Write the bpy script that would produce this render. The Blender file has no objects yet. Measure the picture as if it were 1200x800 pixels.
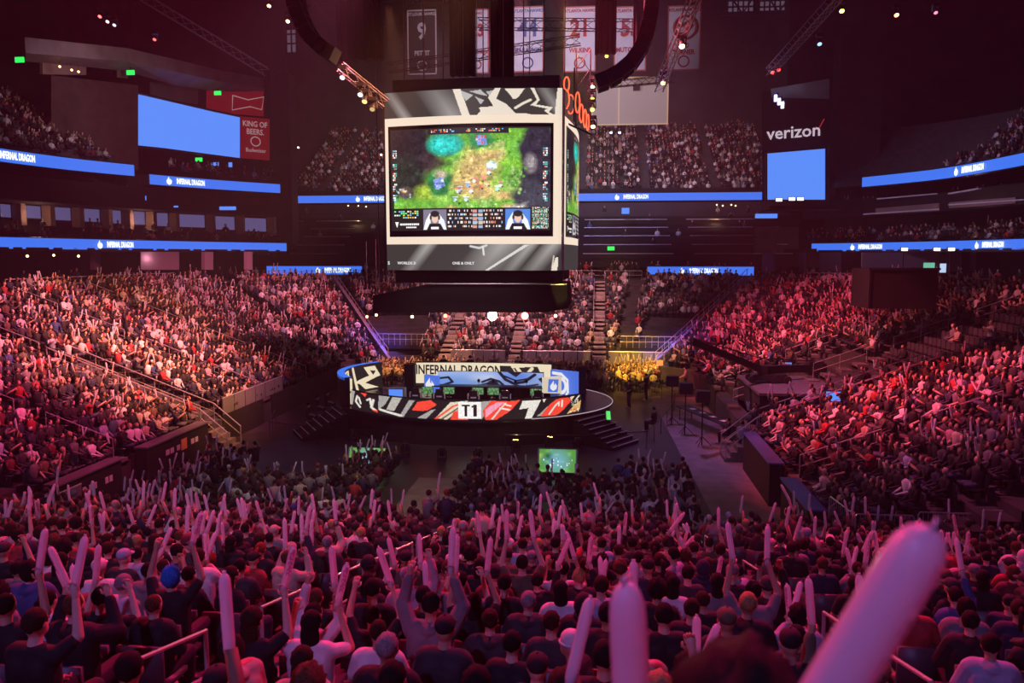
import bpy, bmesh, math, random
import numpy as np
from mathutils import Vector, Matrix
PI = math.pi; R = math.radians
rnd = random.Random(7); nrs = np.random.RandomState(7)
S = bpy.context.scene; C = S.collection

# ------------------------------------------------------------------ camera, world, exposure
EYE = Vector((0, 0, 9.8)); YAW = R(6.1); TILT = R(6.1); FPX = 933.3
cam = bpy.data.objects.new('camera', bpy.data.cameras.new('camera')); C.objects.link(cam)
cam.location = EYE; cam.rotation_euler = (PI/2 - TILT, 0, YAW)
cam.data.sensor_width = 36; cam.data.lens = 36*FPX/1200; cam.data.clip_end = 400; cam.data.clip_start = .05
cam.data.dof.use_dof = True; cam.data.dof.focus_distance = 40; cam.data.dof.aperture_fstop = 2.6
S.camera = cam
w = bpy.data.worlds.new('world'); S.world = w; w.use_nodes = True
w.node_tree.nodes['Background'].inputs[0].default_value = (.35, .16, .45, 1)
w.node_tree.nodes['Background'].inputs[1].default_value = .012
S.view_settings.view_transform = 'Standard'; S.view_settings.look = 'None'
S.view_settings.exposure = 0.0; S.view_settings.gamma = 1; S.view_settings.use_curve_mapping = False
S.cycles.use_denoising = True; S.cycles.max_bounces = 4; S.cycles.diffuse_bounces = 2; S.cycles.volume_bounces = 0
S.cycles.volume_step_rate = 4; S.cycles.volume_max_steps = 64

FW = Vector((-math.sin(YAW)*math.cos(TILT), math.cos(YAW)*math.cos(TILT), -math.sin(TILT)))
RT = Vector((math.cos(YAW), math.sin(YAW), 0)); UP = RT.cross(FW)
def at(px, py, Y):
    """the point of the hall at depth Y that the photograph shows at px, py"""
    d = FW + RT*(px-600)/FPX + UP*(400-py)/FPX
    return EYE + d*(Y/d.y)
def atz(px, py, z):
    d = FW + RT*(px-600)/FPX + UP*(400-py)/FPX
    return EYE + d*((z-EYE.z)/d.z)
def proj(p):
    v = Vector(p) - EYE; z = v.dot(FW)
    if z < .05: return (-9999, -9999, z)
    return (600+FPX*v.dot(RT)/z, 400-FPX*v.dot(UP)/z, z)

# rig lamps that reach the crowd, plus added stage, banner and club fills: (from, to, colour, watts, cone degrees, blend)
LAMPS = [
 ((-10,40,27), (-29,42,4), (1,.2,.34), 92000, 52, 1),
 ((-4,52,27), (-27,64,4), (1,.26,.38), 72000, 46, 1),
 ((0,34,27), (-24,39,3), (1,.36,.12), 110000, 26, 1),
 ((0,34,26), (-31,49,4.5), (1,.34,.16), 84000, 30, 1),
 ((-8,26,25), (-26,30,3.5), (1,.08,.24), 42000, 44, 1),
 ((-4,44,27), (14,60,4), (1,.08,.17), 95000, 40, 1),
 ((-4,38,27), (15,41,4), (1,.15,.2), 62000, 44, 1),
 ((-2,34,27), (12,34,3), (1,.07,.12), 66000, 30, 1),
 ((-4,44,26), (11,52,3), (1,.26,.26), 40000, 28, 1),
 ((0,30,26), (15,28,4), (.95,.14,.35), 26000, 40, 1),
 ((-6,52,26), (-6,74,5), (1,.4,.48), 56000, 60, 1),
 ((-2,46,24), (0,62,.8), (1,.55,.08), 95000, 34, 1),
 ((-12,46,24), (-12,61,.8), (1,.4,.2), 42000, 32, 1),
 ((-7,40,24), (-7,45,2), (1,.72,.7), 5200, 30, 1),
 ((-20,90,35), (-20,112,22), (1,.66,.74), 15000, 110, 1),
 ((2,90,35), (4,112,22), (1,.66,.74), 15000, 110, 1),
 ((-6,55,30), (-47,64,21), (.8,.6,.9), 9000, 24, 1),
 ((-6,55,30), (34,75,19), (.75,.5,.9), 26000, 50, 1),
 ((-17,30,30), (-7,9,5), (1,.02,.09), 62000, 62, 1),
 ((10,30,30), (3,8,5), (1,.03,.2), 50000, 62, 1),
 ((-5,-8,22), (-4,12,3.6), (.34,.26,1), 4600, 95, 1),
 ((-8,-4,24), (-6,29,1), (.8,.45,.9), 6000, 46, 1),
 ((-8,24,26), (-10,29,.5), (1,.7,.4), 6500, 30, 1),
 ((-7,30,24), (-7,43,2.2), (1,.8,.85), 6500, 30, 1),  # added fill from the front, brightens the chairs on the stage
 ((-4,62,27), (-6,80,32), (.85,.7,.9), 13000, 100, 1),  # added fill, only there to light the hanging banners
 ((-2,84,22), (2,104,12), (.5,.45,1), 7000, 100, 1),  # added blue fill, stands in for ambient light at the far club
 ((-30,60,24), (-46,70,22), (.8,.45,.5), 3000, 80, 1),
 ((2,46,26), (7,42,0), (.6,.25,1), 11000, 40, 1),
]
def add_spot(a, b, col, watt, deg, blend=1, rad=.25):
    l = bpy.data.lights.new('spot', 'SPOT'); l.color = col; l.energy = watt; l.spot_size = R(deg); l.spot_blend = blend; l.shadow_soft_size = rad
    o = bpy.data.objects.new('rig_and_fill_spot', l); C.objects.link(o); o.location = a
    o.rotation_euler = (Vector(b)-Vector(a)).to_track_quat('-Z', 'Y').to_euler()
    return o
for L in LAMPS: add_spot(*L)

# ------------------------------------------------------------------ helpers
def props(o, label=None, cat=None, group=None, kind=None):
    if label: o['label'] = label
    if cat: o['category'] = cat
    if group: o['group'] = group
    if kind: o['kind'] = kind
    return o
class MB:
    def __init__(s): s.v = []; s.f = []; s.m = []
    def add(s, vs, fs, m=0):
        b = len(s.v); s.v += [tuple(v) for v in vs]; s.f += [tuple(b+i for i in f) for f in fs]; s.m += [m]*len(fs); return s
    def box(s, c, d, rz=0, m=0, mat=None):
        x, y, z = d[0]/2, d[1]/2, d[2]/2
        vs = [Vector((i*x, j*y, k*z)) for k in (-1, 1) for j in (-1, 1) for i in (-1, 1)]
        M = mat if mat is not None else Matrix.Rotation(rz, 3, 'Z')
        return s.add([M @ v + Vector(c) for v in vs], [(0,2,3,1),(4,5,7,6),(0,1,5,4),(2,6,7,3),(0,4,6,2),(1,3,7,5)], m)
    def bar(s, a, b, wd, ht, m=0):
        a, b = Vector(a), Vector(b); d = b-a; L = d.length; d.normalize()
        x = d.cross(Vector((0, 0, 1))); x = x.normalized() if x.length > 1e-4 else Vector((1, 0, 0)); z = x.cross(d)
        return s.box((a+b)/2, (wd, L, ht), mat=Matrix((x, d, z)).transposed(), m=m)
    def tube(s, pts, r, n=6, m=0, cap=True):
        pts = [Vector(p) for p in pts]; rr = r if isinstance(r, (list, tuple)) else [r]*len(pts); b = len(s.v); vs = []; fs = []
        px = None
        for i, p in enumerate(pts):
            d = (pts[min(i+1, len(pts)-1)]-pts[max(i-1, 0)]).normalized()
            if px is None: x = d.cross(Vector((0, 0, 1)) if abs(d.z) < .95 else Vector((1, 0, 0))).normalized()
            else: x = (px-d*px.dot(d)).normalized()
            px = x; y = d.cross(x)
            vs += [p+(x*math.cos(2*PI*k/n)+y*math.sin(2*PI*k/n))*rr[i] for k in range(n)]
        for i in range(len(pts)-1):
            for k in range(n): fs.append((i*n+k, i*n+(k+1) % n, (i+1)*n+(k+1) % n, (i+1)*n+k))
        if cap: fs += [tuple(range(n))[::-1], tuple(range((len(pts)-1)*n, len(pts)*n))]
        return s.add(vs, fs, m)
    def ball(s, c, r, n=10, k=7, m=0, rot=None):
        r = r if isinstance(r, (list, tuple)) else (r, r, r); c = Vector(c); vs = []; fs = []
        for i in range(1, k):
            t = PI*i/k
            for j in range(n):
                v = Vector((r[0]*math.sin(t)*math.cos(2*PI*j/n), r[1]*math.sin(t)*math.sin(2*PI*j/n), r[2]*math.cos(t)))
                vs.append(c+(rot @ v if rot else v))
        e = Vector((0, 0, r[2])); e = rot @ e if rot else e; vs += [c+e, c-e]; T = len(vs)-2
        for i in range(k-2):
            for j in range(n): fs.append((i*n+j, (i+1)*n+j, (i+1)*n+(j+1) % n, i*n+(j+1) % n))
        for j in range(n): fs.append((T, j, (j+1) % n)); fs.append((T+1, (k-2)*n+(j+1) % n, (k-2)*n+j))
        return s.add(vs, fs, m)
    def cap(s, a, b, ra, rb=None, n=8, m=0):
        rb = ra if rb is None else rb; a, b = Vector(a), Vector(b); d = (b-a).normalized()
        ps = [a-d*ra*.85, a-d*ra*.5, a, b, b+d*rb*.5, b+d*rb*.85]
        return s.tube(ps, [ra*.5, ra*.87, ra, rb, rb*.87, rb*.5], n, m)
    def prism(s, outline, z0, z1, m=0):
        n = len(outline); vs = [(x, y, z0) for x, y in outline]+[(x, y, z1) for x, y in outline]
        return s.add(vs, [tuple(range(n))[::-1], tuple(range(n, 2*n))]+[(i, (i+1) % n, n+(i+1) % n, n+i) for i in range(n)], m)
    def strip(s, a, b, m=0):       # quads between two polylines
        n = len(a); return s.add(list(a)+list(b), [(i, i+1, n+i+1, n+i) for i in range(n-1)], m)
    def mesh(s, name='mesh', mats=(), smooth=False):
        me = bpy.data.meshes.new(name); me.from_pydata(s.v, [], s.f); me.update()
        for m in mats: me.materials.append(m)
        if len(mats) > 1: me.polygons.foreach_set('material_index', s.m)
        if smooth: me.polygons.foreach_set('use_smooth', [True]*len(s.f))
        return me
    def build(s, name, mats, parent=None, smooth=False, loc=None, rz=0, **k):
        if not isinstance(mats, (list, tuple)): mats = [mats]
        return link(name, s.mesh(name, mats, smooth), parent, loc, rz, **k)
def link(name, me, parent=None, loc=None, rz=0, **k):
    o = bpy.data.objects.new(name, me); C.objects.link(o)
    if parent is not None: o.parent = parent
    if loc is not None: o.location = loc
    if rz: o.rotation_euler.z = rz
    return props(o, **k)
def empty(name, loc=(0, 0, 0), rz=0, **k):
    o = link(name, None, None, loc, rz, **k); o.empty_display_size = .1; return o
def copy_tree(o, parent=None):
    c = o.copy(); C.objects.link(c); c.parent = parent
    for ch in KIDS.get(o.name, [x for x in o.children]): copy_tree(ch, c)
    return c
KIDS = {}
def remember(o): KIDS[o.name] = list(o.children); [remember(x) for x in o.children]
NUM = {1: 'first', 2: 'second', 3: 'third', 4: 'fourth', 5: 'fifth', 6: 'sixth', 7: 'seventh', 8: 'eighth', 9: 'ninth', 10: 'tenth', 11: 'eleventh', 12: 'twelfth', 13: 'thirteenth'}
def nth(n): return NUM.get(n) or f"{n}{'th' if 10 <= n % 100 <= 20 else {1:'st',2:'nd',3:'rd'}.get(n % 10, 'th')}"

# ------------------------------------------------------------------ materials
MATS = {}
def mat(name, col, rough=.7, metal=0, emit=None, es=1, noise=0, nscale=3, spec=.5, attr=None, oi=False, bump=0):
    if name in MATS: return MATS[name]
    m = bpy.data.materials.new(name); m.use_nodes = True; nt = m.node_tree; b = nt.nodes['Principled BSDF']; MATS[name] = m
    col = tuple(col)+(1,) if len(col) == 3 else col
    b.inputs['Base Color'].default_value = col; b.inputs['Roughness'].default_value = rough; b.inputs['Metallic'].default_value = metal
    b.inputs['Specular IOR Level'].default_value = spec
    src = None
    if attr:
        a = nt.nodes.new('ShaderNodeAttribute'); a.attribute_name = attr; src = a.outputs['Color']
    if oi:
        a = nt.nodes.new('ShaderNodeObjectInfo'); src = a.outputs['Color']
    if src is not None and emit is None: nt.links.new(src, b.inputs['Base Color'])
    if noise:
        n = nt.nodes.new('ShaderNodeTexNoise'); n.inputs['Scale'].default_value = nscale; n.inputs['Detail'].default_value = 5
        tc = nt.nodes.new('ShaderNodeTexCoord'); nt.links.new(tc.outputs['Object'], n.inputs['Vector'])
        mx = nt.nodes.new('ShaderNodeMix'); mx.data_type = 'RGBA'; mx.blend_type = 'MULTIPLY'; mx.inputs[0].default_value = noise
        mr = nt.nodes.new('ShaderNodeMapRange'); mr.inputs[1].default_value = .3; mr.inputs[2].default_value = .7; mr.inputs[3].default_value = .35; mr.inputs[4].default_value = 1.3
        nt.links.new(n.outputs['Fac'], mr.inputs[0]); nt.links.new(mr.outputs[0], mx.inputs[7])
        if src is not None: nt.links.new(src, mx.inputs[6])
        else: mx.inputs[6].default_value = col
        nt.links.new(mx.outputs[2], b.inputs['Base Color'])
        if bump:
            bp = nt.nodes.new('ShaderNodeBump'); bp.inputs['Strength'].default_value = bump; nt.links.new(n.outputs['Fac'], bp.inputs['Height']); nt.links.new(bp.outputs[0], b.inputs['Normal'])
    if emit is not None:
        b.inputs['Emission Strength'].default_value = es
        if src is not None: nt.links.new(src, b.inputs['Emission Color']); b.inputs['Base Color'].default_value = (.01, .01, .01, 1)
        else: b.inputs['Emission Color'].default_value = tuple(emit)+(1,)
    return m
def glow(name, col, es=1): return mat(name, (.02, .02, .02), .5, emit=col, es=es)
M_conc = mat('dark_concrete', (.05, .045, .05), .85, noise=.6, nscale=1.2)
M_step = mat('step_concrete', (.16, .14, .14), .85, noise=.5, nscale=2)
M_black = mat('black_drape', (.008, .007, .008), .9, noise=.5, nscale=2)
M_blackp = mat('black_paint', (.02, .018, .02), .45)
M_wall = mat('hall_wall', (.045, .035, .045), .8, noise=.6, nscale=.4)
M_brick = mat('wall_brown', (.1, .05, .05), .8, noise=.5, nscale=1)
M_soffit = mat('soffit_plaster', (.35, .3, .3), .8, noise=.3, nscale=.6)
M_floor = mat('arena_floor', (.05, .045, .055), .38, noise=.6, nscale=.7, bump=.05)
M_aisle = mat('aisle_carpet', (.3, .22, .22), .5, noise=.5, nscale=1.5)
M_steel = mat('rail_steel', (.62, .58, .6), .35, metal=.55)
M_truss = mat('truss_alloy', (.3, .28, .3), .4, metal=.8)
M_white = mat('white_panel', (.7, .68, .7), .6)
M_seat = mat('seat_plastic', (.06, .055, .065), .45)
M_deck = mat('stage_deck', (.03, .028, .035), .25, noise=.4, nscale=2)
M_stick = None
M_crowd = mat('crowd_cloth', (.5, .5, .5), .75, attr='tint')
M_fabric = mat('person_fabric', (.5, .5, .5), .8, oi=True, noise=.3, nscale=8)
M_skin = mat('skin', (.5, .3, .22), .5, oi=True)
M_hair = mat('hair', (.03, .02, .02), .8, oi=True, noise=.7, nscale=60, spec=.15, bump=.6)
M_eye = mat('eye_dark', (.02, .015, .015), .2)
M_led = mat('led_picture', (0, 0, 0), emit=(1, 1, 1), es=1.0, attr='tint')
M_ledbright = mat('led_picture_bright', (0, 0, 0), emit=(1, 1, 1), es=1.25, attr='tint')
M_blue = glow('led_blue', (.035, .16, .78), 1.15)
M_bluelt = glow('led_blue_light', (.09, .27, .95), 1.05)
M_ltext = glow('led_white', (.85, .9, 1), 1.5)

# ------------------------------------------------------------------ a little painter for the LED pictures
class Canvas:
    def __init__(s, w, h, col=(0, 0, 0)):
        s.w, s.h = w, h; s.a = np.zeros((h, w, 3)); s.a[:] = col
        s.x, s.y = np.meshgrid((np.arange(w)+.5)/w, (np.arange(h)+.5)/h); s.k = h/w
    def mask(s, m, col, al=1): m = m*al; s.a = s.a*(1-m[..., None])+np.array(col)*m[..., None]; return s
    def poly(s, pts, col, al=1):
        inside = np.zeros(s.x.shape, bool); n = len(pts)
        for i in range(n):
            x0, y0 = pts[i]; x1, y1 = pts[(i+1) % n]
            if y0 == y1: continue
            c = ((s.y > y0) != (s.y > y1)) & (s.x < (x1-x0)*(s.y-y0)/(y1-y0)+x0); inside ^= c
        return s.mask(inside.astype(float), col, al)
    def rect(s, x0, y0, x1, y1, col, al=1): return s.mask(((s.x >= x0)&(s.x < x1)&(s.y >= y0)&(s.y < y1)).astype(float), col, al)
    def blob(s, cx, cy, rx, ry, col, soft=.3, al=1, wob=0):
        a = np.arctan2(s.y-cy, s.x-cx); d = np.hypot((s.x-cx)/rx, (s.y-cy)/ry)*(1+wob*np.sin(3*a+cx*40)+wob*.6*np.sin(7*a+cy*30))
        return s.mask(np.clip((1-d)/soft, 0, 1), col, al)
    def line(s, pts, wd, col, al=1):
        m = np.zeros(s.x.shape)
        for (x0, y0), (x1, y1) in zip(pts, pts[1:]):
            dx, dy = x1-x0, (y1-y0)*s.k; L = dx*dx+dy*dy+1e-9
            t = np.clip(((s.x-x0)*dx+(s.y-y0)*s.k*dy)/L, 0, 1); d = np.hypot(s.x-x0-t*dx, (s.y-y0)*s.k-t*dy)
            m = np.maximum(m, np.clip((wd-d)*s.w+.5, 0, 1))
        return s.mask(m, col, al)
    def noise(s, amp, cell=4, seed=1):
        r = np.random.RandomState(seed); g = r.rand(s.h//cell+2, s.w//cell+2)
        n = g[(np.arange(s.h)//cell)[:, None], (np.arange(s.w)//cell)[None, :]]
        s.a *= (1+amp*(n[..., None]-.5)*2); return s
    def bits(s, x0, y0, x1, y1, nx, ny, cols, p=.6, seed=1):
        r = np.random.RandomState(seed)
        for j in range(ny):
            for i in range(nx):
                if r.rand() < p:
                    a = x0+(x1-x0)*i/nx; b = y0+(y1-y0)*j/ny
                    s.rect(a, b, a+(x1-x0)/nx*.75, b+(y1-y0)/ny*.7, cols[r.randint(len(cols))])
        return s
def led_sheet(name, cv, fn, mt, parent, **k):
    """a curved LED surface: one facet per pixel block, fn(u, v) gives the place, v down"""
    W, Hh = cv.w, cv.h; vs = np.zeros(((W+1)*(Hh+1), 3)); n = 0
    cols = [[fn(i/W, j/Hh) for i in range(W+1)] for j in (0, Hh)]
    a, b = np.array(cols[0]), np.array(cols[1]); t = np.linspace(0, 1, Hh+1)[:, None, None]
    vs = (a[None]*(1-t)+b[None]*t).reshape(-1, 3)
    i = np.arange(W)[None, :]+np.arange(Hh)[:, None]*(W+1)
    f = np.stack([i, i+W+1, i+W+2, i+1], -1).reshape(-1, 4)
    return np_mesh(name, vs, f, np.clip(cv.a, 0, 4).reshape(-1, 3), mt, parent, **k)
def np_mesh(name, vs, f, fcol, mt, parent=None, smooth=False, **k):
    me = bpy.data.meshes.new(name); nf, q = f.shape
    me.vertices.add(len(vs)); me.vertices.foreach_set('co', np.asarray(vs, np.float32).ravel())
    me.loops.add(nf*q); me.loops.foreach_set('vertex_index', f.astype(np.int32).ravel())
    me.polygons.add(nf); me.polygons.foreach_set('loop_start', np.arange(0, nf*q, q, dtype=np.int32))
    try: me.polygons.foreach_set('loop_total', np.full(nf, q, np.int32))
    except Exception: pass
    me.update(calc_edges=True)
    if fcol is not None:
        at_ = me.attributes.new('tint', 'FLOAT_COLOR', 'FACE'); c = np.ones((nf, 4), np.float32); c[:, :3] = fcol; at_.data.foreach_set('color', c.ravel())
    me.materials.append(mt)
    if smooth: me.polygons.foreach_set('use_smooth', np.ones(nf, bool))
    return link(name, me, parent, **k)
def text(body, size, mt, M, name='lettering', parent=None, ext=.01, align='CENTER', bold=0, sx=1, **k):
    c = bpy.data.curves.new(name, 'FONT'); c.body = body; c.size = size; c.extrude = ext; c.align_x = align; c.align_y = 'CENTER'; c.offset = bold*size; c.resolution_u = 2
    t_ = bpy.data.objects.new('tmp', c); C.objects.link(t_); me = bpy.data.meshes.new_from_object(t_.evaluated_get(bpy.context.evaluated_depsgraph_get())); bpy.data.objects.remove(t_); me.materials.clear()
    me.materials.append(mt); me.name = name; o = bpy.data.objects.new(name, me); C.objects.link(o); o.matrix_world = M @ Matrix.Diagonal((sx, 1, 1, 1))
    if parent is not None: o.parent = parent; o.matrix_parent_inverse = parent.matrix_world.inverted() if parent.matrix_world else Matrix()
    return props(o, **k)
def facing(p, right, up=(0, 0, 1)):
    x = Vector(right).normalized(); u = Vector(up); z = x.cross(u).normalized(); y = z.cross(x)
    return Matrix.Translation(p) @ Matrix((x, y, z)).transposed().to_4x4()
# ------------------------------------------------------------------ the hall: floor, walls, ceiling, terraces
XL, XR, YF, Y0R = -19.5, 7.4, 63.3, 24.0      # edges of the arena floor
RUN, RISE, Z0, NROW = .85, .31, 1.3, 20
def build_structure(name, mb, m, label=None, **k): return mb.build(name, m, kind='structure', label=label, **k)
b = MB(); b.box((-6, 40, -.1), (130, 200, .2)); build_structure('floor', b, M_floor, 'dark glossy arena floor around the round stage')
b = MB(); b.add([(-7.8, 24.6, .012), (-5.5, 24.6, .012), (-5.5, 34, .012), (-7.8, 34, .012)], [(0, 1, 2, 3)]); build_structure('floor_middle_aisle', b, M_aisle, 'bare aisle floor between the two blocks of floor seats')
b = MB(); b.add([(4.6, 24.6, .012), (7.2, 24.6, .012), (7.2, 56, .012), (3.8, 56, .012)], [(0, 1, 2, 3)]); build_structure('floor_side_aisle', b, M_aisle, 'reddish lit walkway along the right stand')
# end walls and ceiling
b = MB(); b.box((-6, 126, 24), (150, .6, 50)); build_structure('wall_back', b, M_wall, 'dark wall high behind the far upper deck')
b = MB(); b.box((-66, 50, 24), (.6, 156, 50)); build_structure('wall_left', b, M_wall)
b = MB(); b.box((56, 50, 24), (.6, 156, 50)); build_structure('wall_right', b, M_wall)
b = MB(); b.box((-6, -25, 24), (130, .6, 50)); build_structure('wall_near', b, M_wall)
b = MB(); b.box((-6, 50, 49), (130, 156, .6)); build_structure('ceiling', b, M_black)
for i in range(7):
    y = 30+i*15; b = MB()
    for z in (44, 47.6): b.bar((-60, y, z), (50, y, z), .4, .5)
    for k in range(22): b.bar((-60+k*5, y, 44), (-57.5+k*5, y, 47.6), .18, .18); b.bar((-57.5+k*5, y, 47.6), (-55+k*5, y, 44), .18, .18)
    build_structure('ceiling_beam', b, M_wall)
def rowpath(off, lo=26.0, hi=Y0R, step=4.0):
    """plan of one row: up the left side, round the far end, down the right side"""
    r = 6+off; cL = Vector((XL+6, YF-6)); cR = Vector((XR-6, YF-6)); P = []
    def seg(a, c):
        n = max(1, int((c-a).length/step)); return [a.lerp(c, i/n) for i in range(n)]
    P += seg(Vector((XL-off, lo)), Vector((XL-off, cL.y)))
    n = max(4, int(r*PI/2/step*1.6)); P += [cL+Vector((math.cos(PI-PI/2*i/n), math.sin(PI-PI/2*i/n)))*r for i in range(n)]
    P += seg(Vector((cL.x, YF+off)), Vector((cR.x, YF+off)))
    P += [cR+Vector((math.cos(PI/2-PI/2*i/n), math.sin(PI/2-PI/2*i/n)))*r for i in range(n)]
    P += seg(Vector((XR+off, cR.y)), Vector((XR+off, hi)))+[Vector((XR+off, hi))]
    return P
def resample(off): # same point count for every row so that treads can be stitched
    r = 6+off; cL = Vector((XL+6, YF-6)); cR = Vector((XR-6, YF-6))
    P = [Vector((XL-off, 24+(cL.y-24)*i/8)) for i in range(8)]
    P += [cL+Vector((math.cos(PI-PI/2*i/12), math.sin(PI-PI/2*i/12)))*r for i in range(12)]
    P += [Vector((cL.x+(cR.x-cL.x)*i/4, YF+off)) for i in range(4)]
    P += [cR+Vector((math.cos(PI/2-PI/2*i/12), math.sin(PI/2-PI/2*i/12)))*r for i in range(12)]
    return P+[Vector((XR+off, cR.y+(22.6-cR.y)*i/8)) for i in range(9)]
for i in range(NROW):
    a, c = resample(i*RUN), resample((i+1)*RUN); z = Z0+i*RISE; zb = z-RISE if i else 0
    b = MB(); b.strip([(p.x, p.y, zb) for p in a], [(p.x, p.y, z) for p in a]); b.strip([(p.x, p.y, z) for p in a], [(p.x, p.y, z) for p in c])
    build_structure('terrace_step', b, M_conc)
# concourse deck and back wall behind the lower bowl
ZC = Z0+NROW*RISE-.05
def outer(t, g=0):   # the line of the tier fronts: left side, far end, right side
    pts = [(-44.5, 22), (-44.5, 50), (-43.5, 60), (-41.5, 68), (-38.5, 77), (-34, 85.5)]
    return [Vector(p) for p in pts]
LEFT = [(-45, 20), (-45, 45), (-44.4, 55), (-43, 62), (-41.2, 69), (-38.2, 77), (-34, 85)]
RIGHT = [(36, 20), (36, 50), (35.8, 62), (35, 70), (33, 80), (29, 89), (23, 95)]
def shift(L, g): # move a side's line outwards from the hall centre
    c = Vector((-6, 55)); out = []
    for p in L:
        v = Vector(p)-c; v.normalize(); out.append((p[0]+v.x*g, p[1]+v.y*g*.5))
    return out
def smooth_line(L, n=6):
    out = []
    for i in range(len(L)-1):
        p0, p1, p2, p3 = [Vector(L[max(0, min(len(L)-1, i+k))]) for k in (-1, 0, 1, 2)]
        for k in range(n):
            t = k/n; out.append(.5*((2*p1)+(p2-p0)*t+(2*p0-5*p1+4*p2-p3)*t*t+(3*p1-p0-3*p2+p3)*t**3))
    return out+[Vector(L[-1])]
def deck(name, L, g0, g1, z, m, th=.3, z1=None, label=None):
    a, c = smooth_line(shift(L, g0)), smooth_line(shift(L, g1)); z1 = z if z1 is None else z1; b = MB()
    A = [(p.x, p.y, z) for p in a]; B_ = [(p.x, p.y, z1) for p in c]
    b.strip(A, B_); b.strip([(x, y, q-th) for x, y, q in A], [(x, y, q-th) for x, y, q in B_]); b.strip(A, [(x, y, q-th) for x, y, q in A]); b.strip(B_, [(x, y, q-th) for x, y, q in B_])
    return build_structure(name, b, m, label)
def upright(name, L, g, z0, z1, m, g1=None, label=None):
    a = smooth_line(shift(L, g)); c = smooth_line(shift(L, g if g1 is None else g1)); b = MB()
    for d in (0, .12): pass
    b.strip([(p.x, p.y, z0) for p in a], [(p.x, p.y, z1) for p in c]); return build_structure(name, b, m, label)
out = resample(NROW*RUN); b = MB(); cc = Vector((-6, 50))
far = [p+(p-cc).normalized()*26 for p in out]
b.strip([(p.x, p.y, ZC) for p in out], [(p.x, p.y, ZC) for p in far]); b.strip([(p.x, p.y, ZC-RISE) for p in out], [(p.x, p.y, ZC) for p in out]); build_structure('floor_concourse', b, M_conc, 'concourse deck behind the lower stands')

ICON = [(0, -.5), (.3, -.32), (.36, .02), (.12, .28), (.16, .05), (.02, .14), (-.02, .5), (-.2, .2), (-.34, 0), (-.3, -.3)]
def icon_mesh(M, s, mt, parent, name='flame_emblem'):
    b = MB(); b.prism([(x*s, y*s) for x, y in ICON], 0, .015); o = b.build(name, mt, parent)
    o.matrix_world = M; return o
def ribbon(L, z, h, marks, label, group, wrap=True):
    """an LED ribbon board on a tier front with its emblem and words; marks: fractions along the line"""
    P = smooth_line(L, 8) if wrap else [Vector(p) for p in L]; r = empty('ribbon_board', (0, 0, 0), label=label, cat='led board', group=group)
    c = Vector((-6, 50)); n = [((c-p).normalized()) for p in P]
    f = MB()
    f.strip([(p.x-q.x*.25, p.y-q.y*.25, z-h*.62) for p, q in zip(P, n)], [(p.x-q.x*.25, p.y-q.y*.25, z+h*.62) for p, q in zip(P, n)])
    for s_ in (-1, 1): f.strip([(p.x-q.x*.25, p.y-q.y*.25, z+s_*h*.62) for p, q in zip(P, n)], [(p.x+q.x*.04, p.y+q.y*.04, z+s_*h*.56) for p, q in zip(P, n)])
    f.build('housing', M_blackp, r)
    g = MB(); g.strip([(p.x, p.y, z-h/2) for p in P], [(p.x, p.y, z+h/2) for p in P]); g.build('led_strip', M_blue, r)
    D = [0]; [D.append(D[-1]+(P[i+1]-P[i]).length) for i in range(len(P)-1)]
    for t in marks:
        d = t*D[-1]; i = max(j for j in range(len(D)) if D[j] <= d+1e-6); i = min(i, len(P)-2); e = (P[i+1]-P[i]).normalized(); p = P[i]+e*(d-D[i])
        if Vector((e.y, -e.x)).dot(c-p) < 0: e = -e
        nn = Vector((e.y, -e.x)); q = p+nn*.14
        e3 = Vector((e.x, e.y, 0))
        M = facing((q.x, q.y, z), e3); 
        text('INFERNAL DRAGON', h*.8, M_ltext, M, parent=r, ext=.01, bold=.03, sx=.45)
        icon_mesh(facing((q.x-e.x*h*2.5, q.y-e.y*h*2.5, z), e3), h*.85, M_ltext, r)
    return r
# side tiers --------------------------------------------------------------
for L, sd in ((LEFT, 'left'), (RIGHT, 'right')):
    deck('floor_club_'+sd, L, 0, 12, 10.5, M_conc)
    upright('wall_concourse_'+sd, L, 9, 7, 10.2, M_wall)
    upright('wall_club_'+sd, L, 5.5, 10.5, 14.6, M_wall)
    upright('wall_suite_front_'+sd, L, .4, 14.4, 16.0, M_black)
    deck('floor_suite_'+sd, L, .4, 12, 14.4, M_black)
    upright('wall_suite_'+sd, L, 8, 14.5, 18, M_wall)
    for i in range(14):    # upper deck steps
        g = 1+i*.85; z = 17.9+i*.5
        deck('upper_step', L[:5] if sd == 'left' else L, g, g+.9, z, M_conc, th=.5)
    for i in range(3): deck('club_step', L, .6+i*1.1, 1.8+i*1.1, 10.9+i*.42, M_conc, th=.42)
ribbon(LEFT, 10.8, .86, (.22, .40, .70), 'long blue lit board along the lower tier of the left side', 'blue LED boards')
ribbon(RIGHT[2:], 10.8, .86, (.33, .77), 'long blue lit board along the lower tier of the right side', 'blue LED boards')
ribbon(LEFT[:4]+[(-40.6, 67.3)], 17.3, .95, (.55, .78,), 'upper blue lit board at the far left, left of the big blue screen', 'blue LED boards')
ribbon([(-43.7, 75), (-41.8, 78.4), (-39.6, 81.8), (-35.3, 86.9)], 17.3, .95, (.3,), 'upper blue lit board directly under the big blue left screen', 'blue LED boards')
ribbon([(32.86, 60), (32.6, 69), (31, 78.1), (26.7, 85.7)], 17.3, .95, (.5,), 'upper blue lit board on the right side below the dark upper seats', 'blue LED boards')
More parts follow.
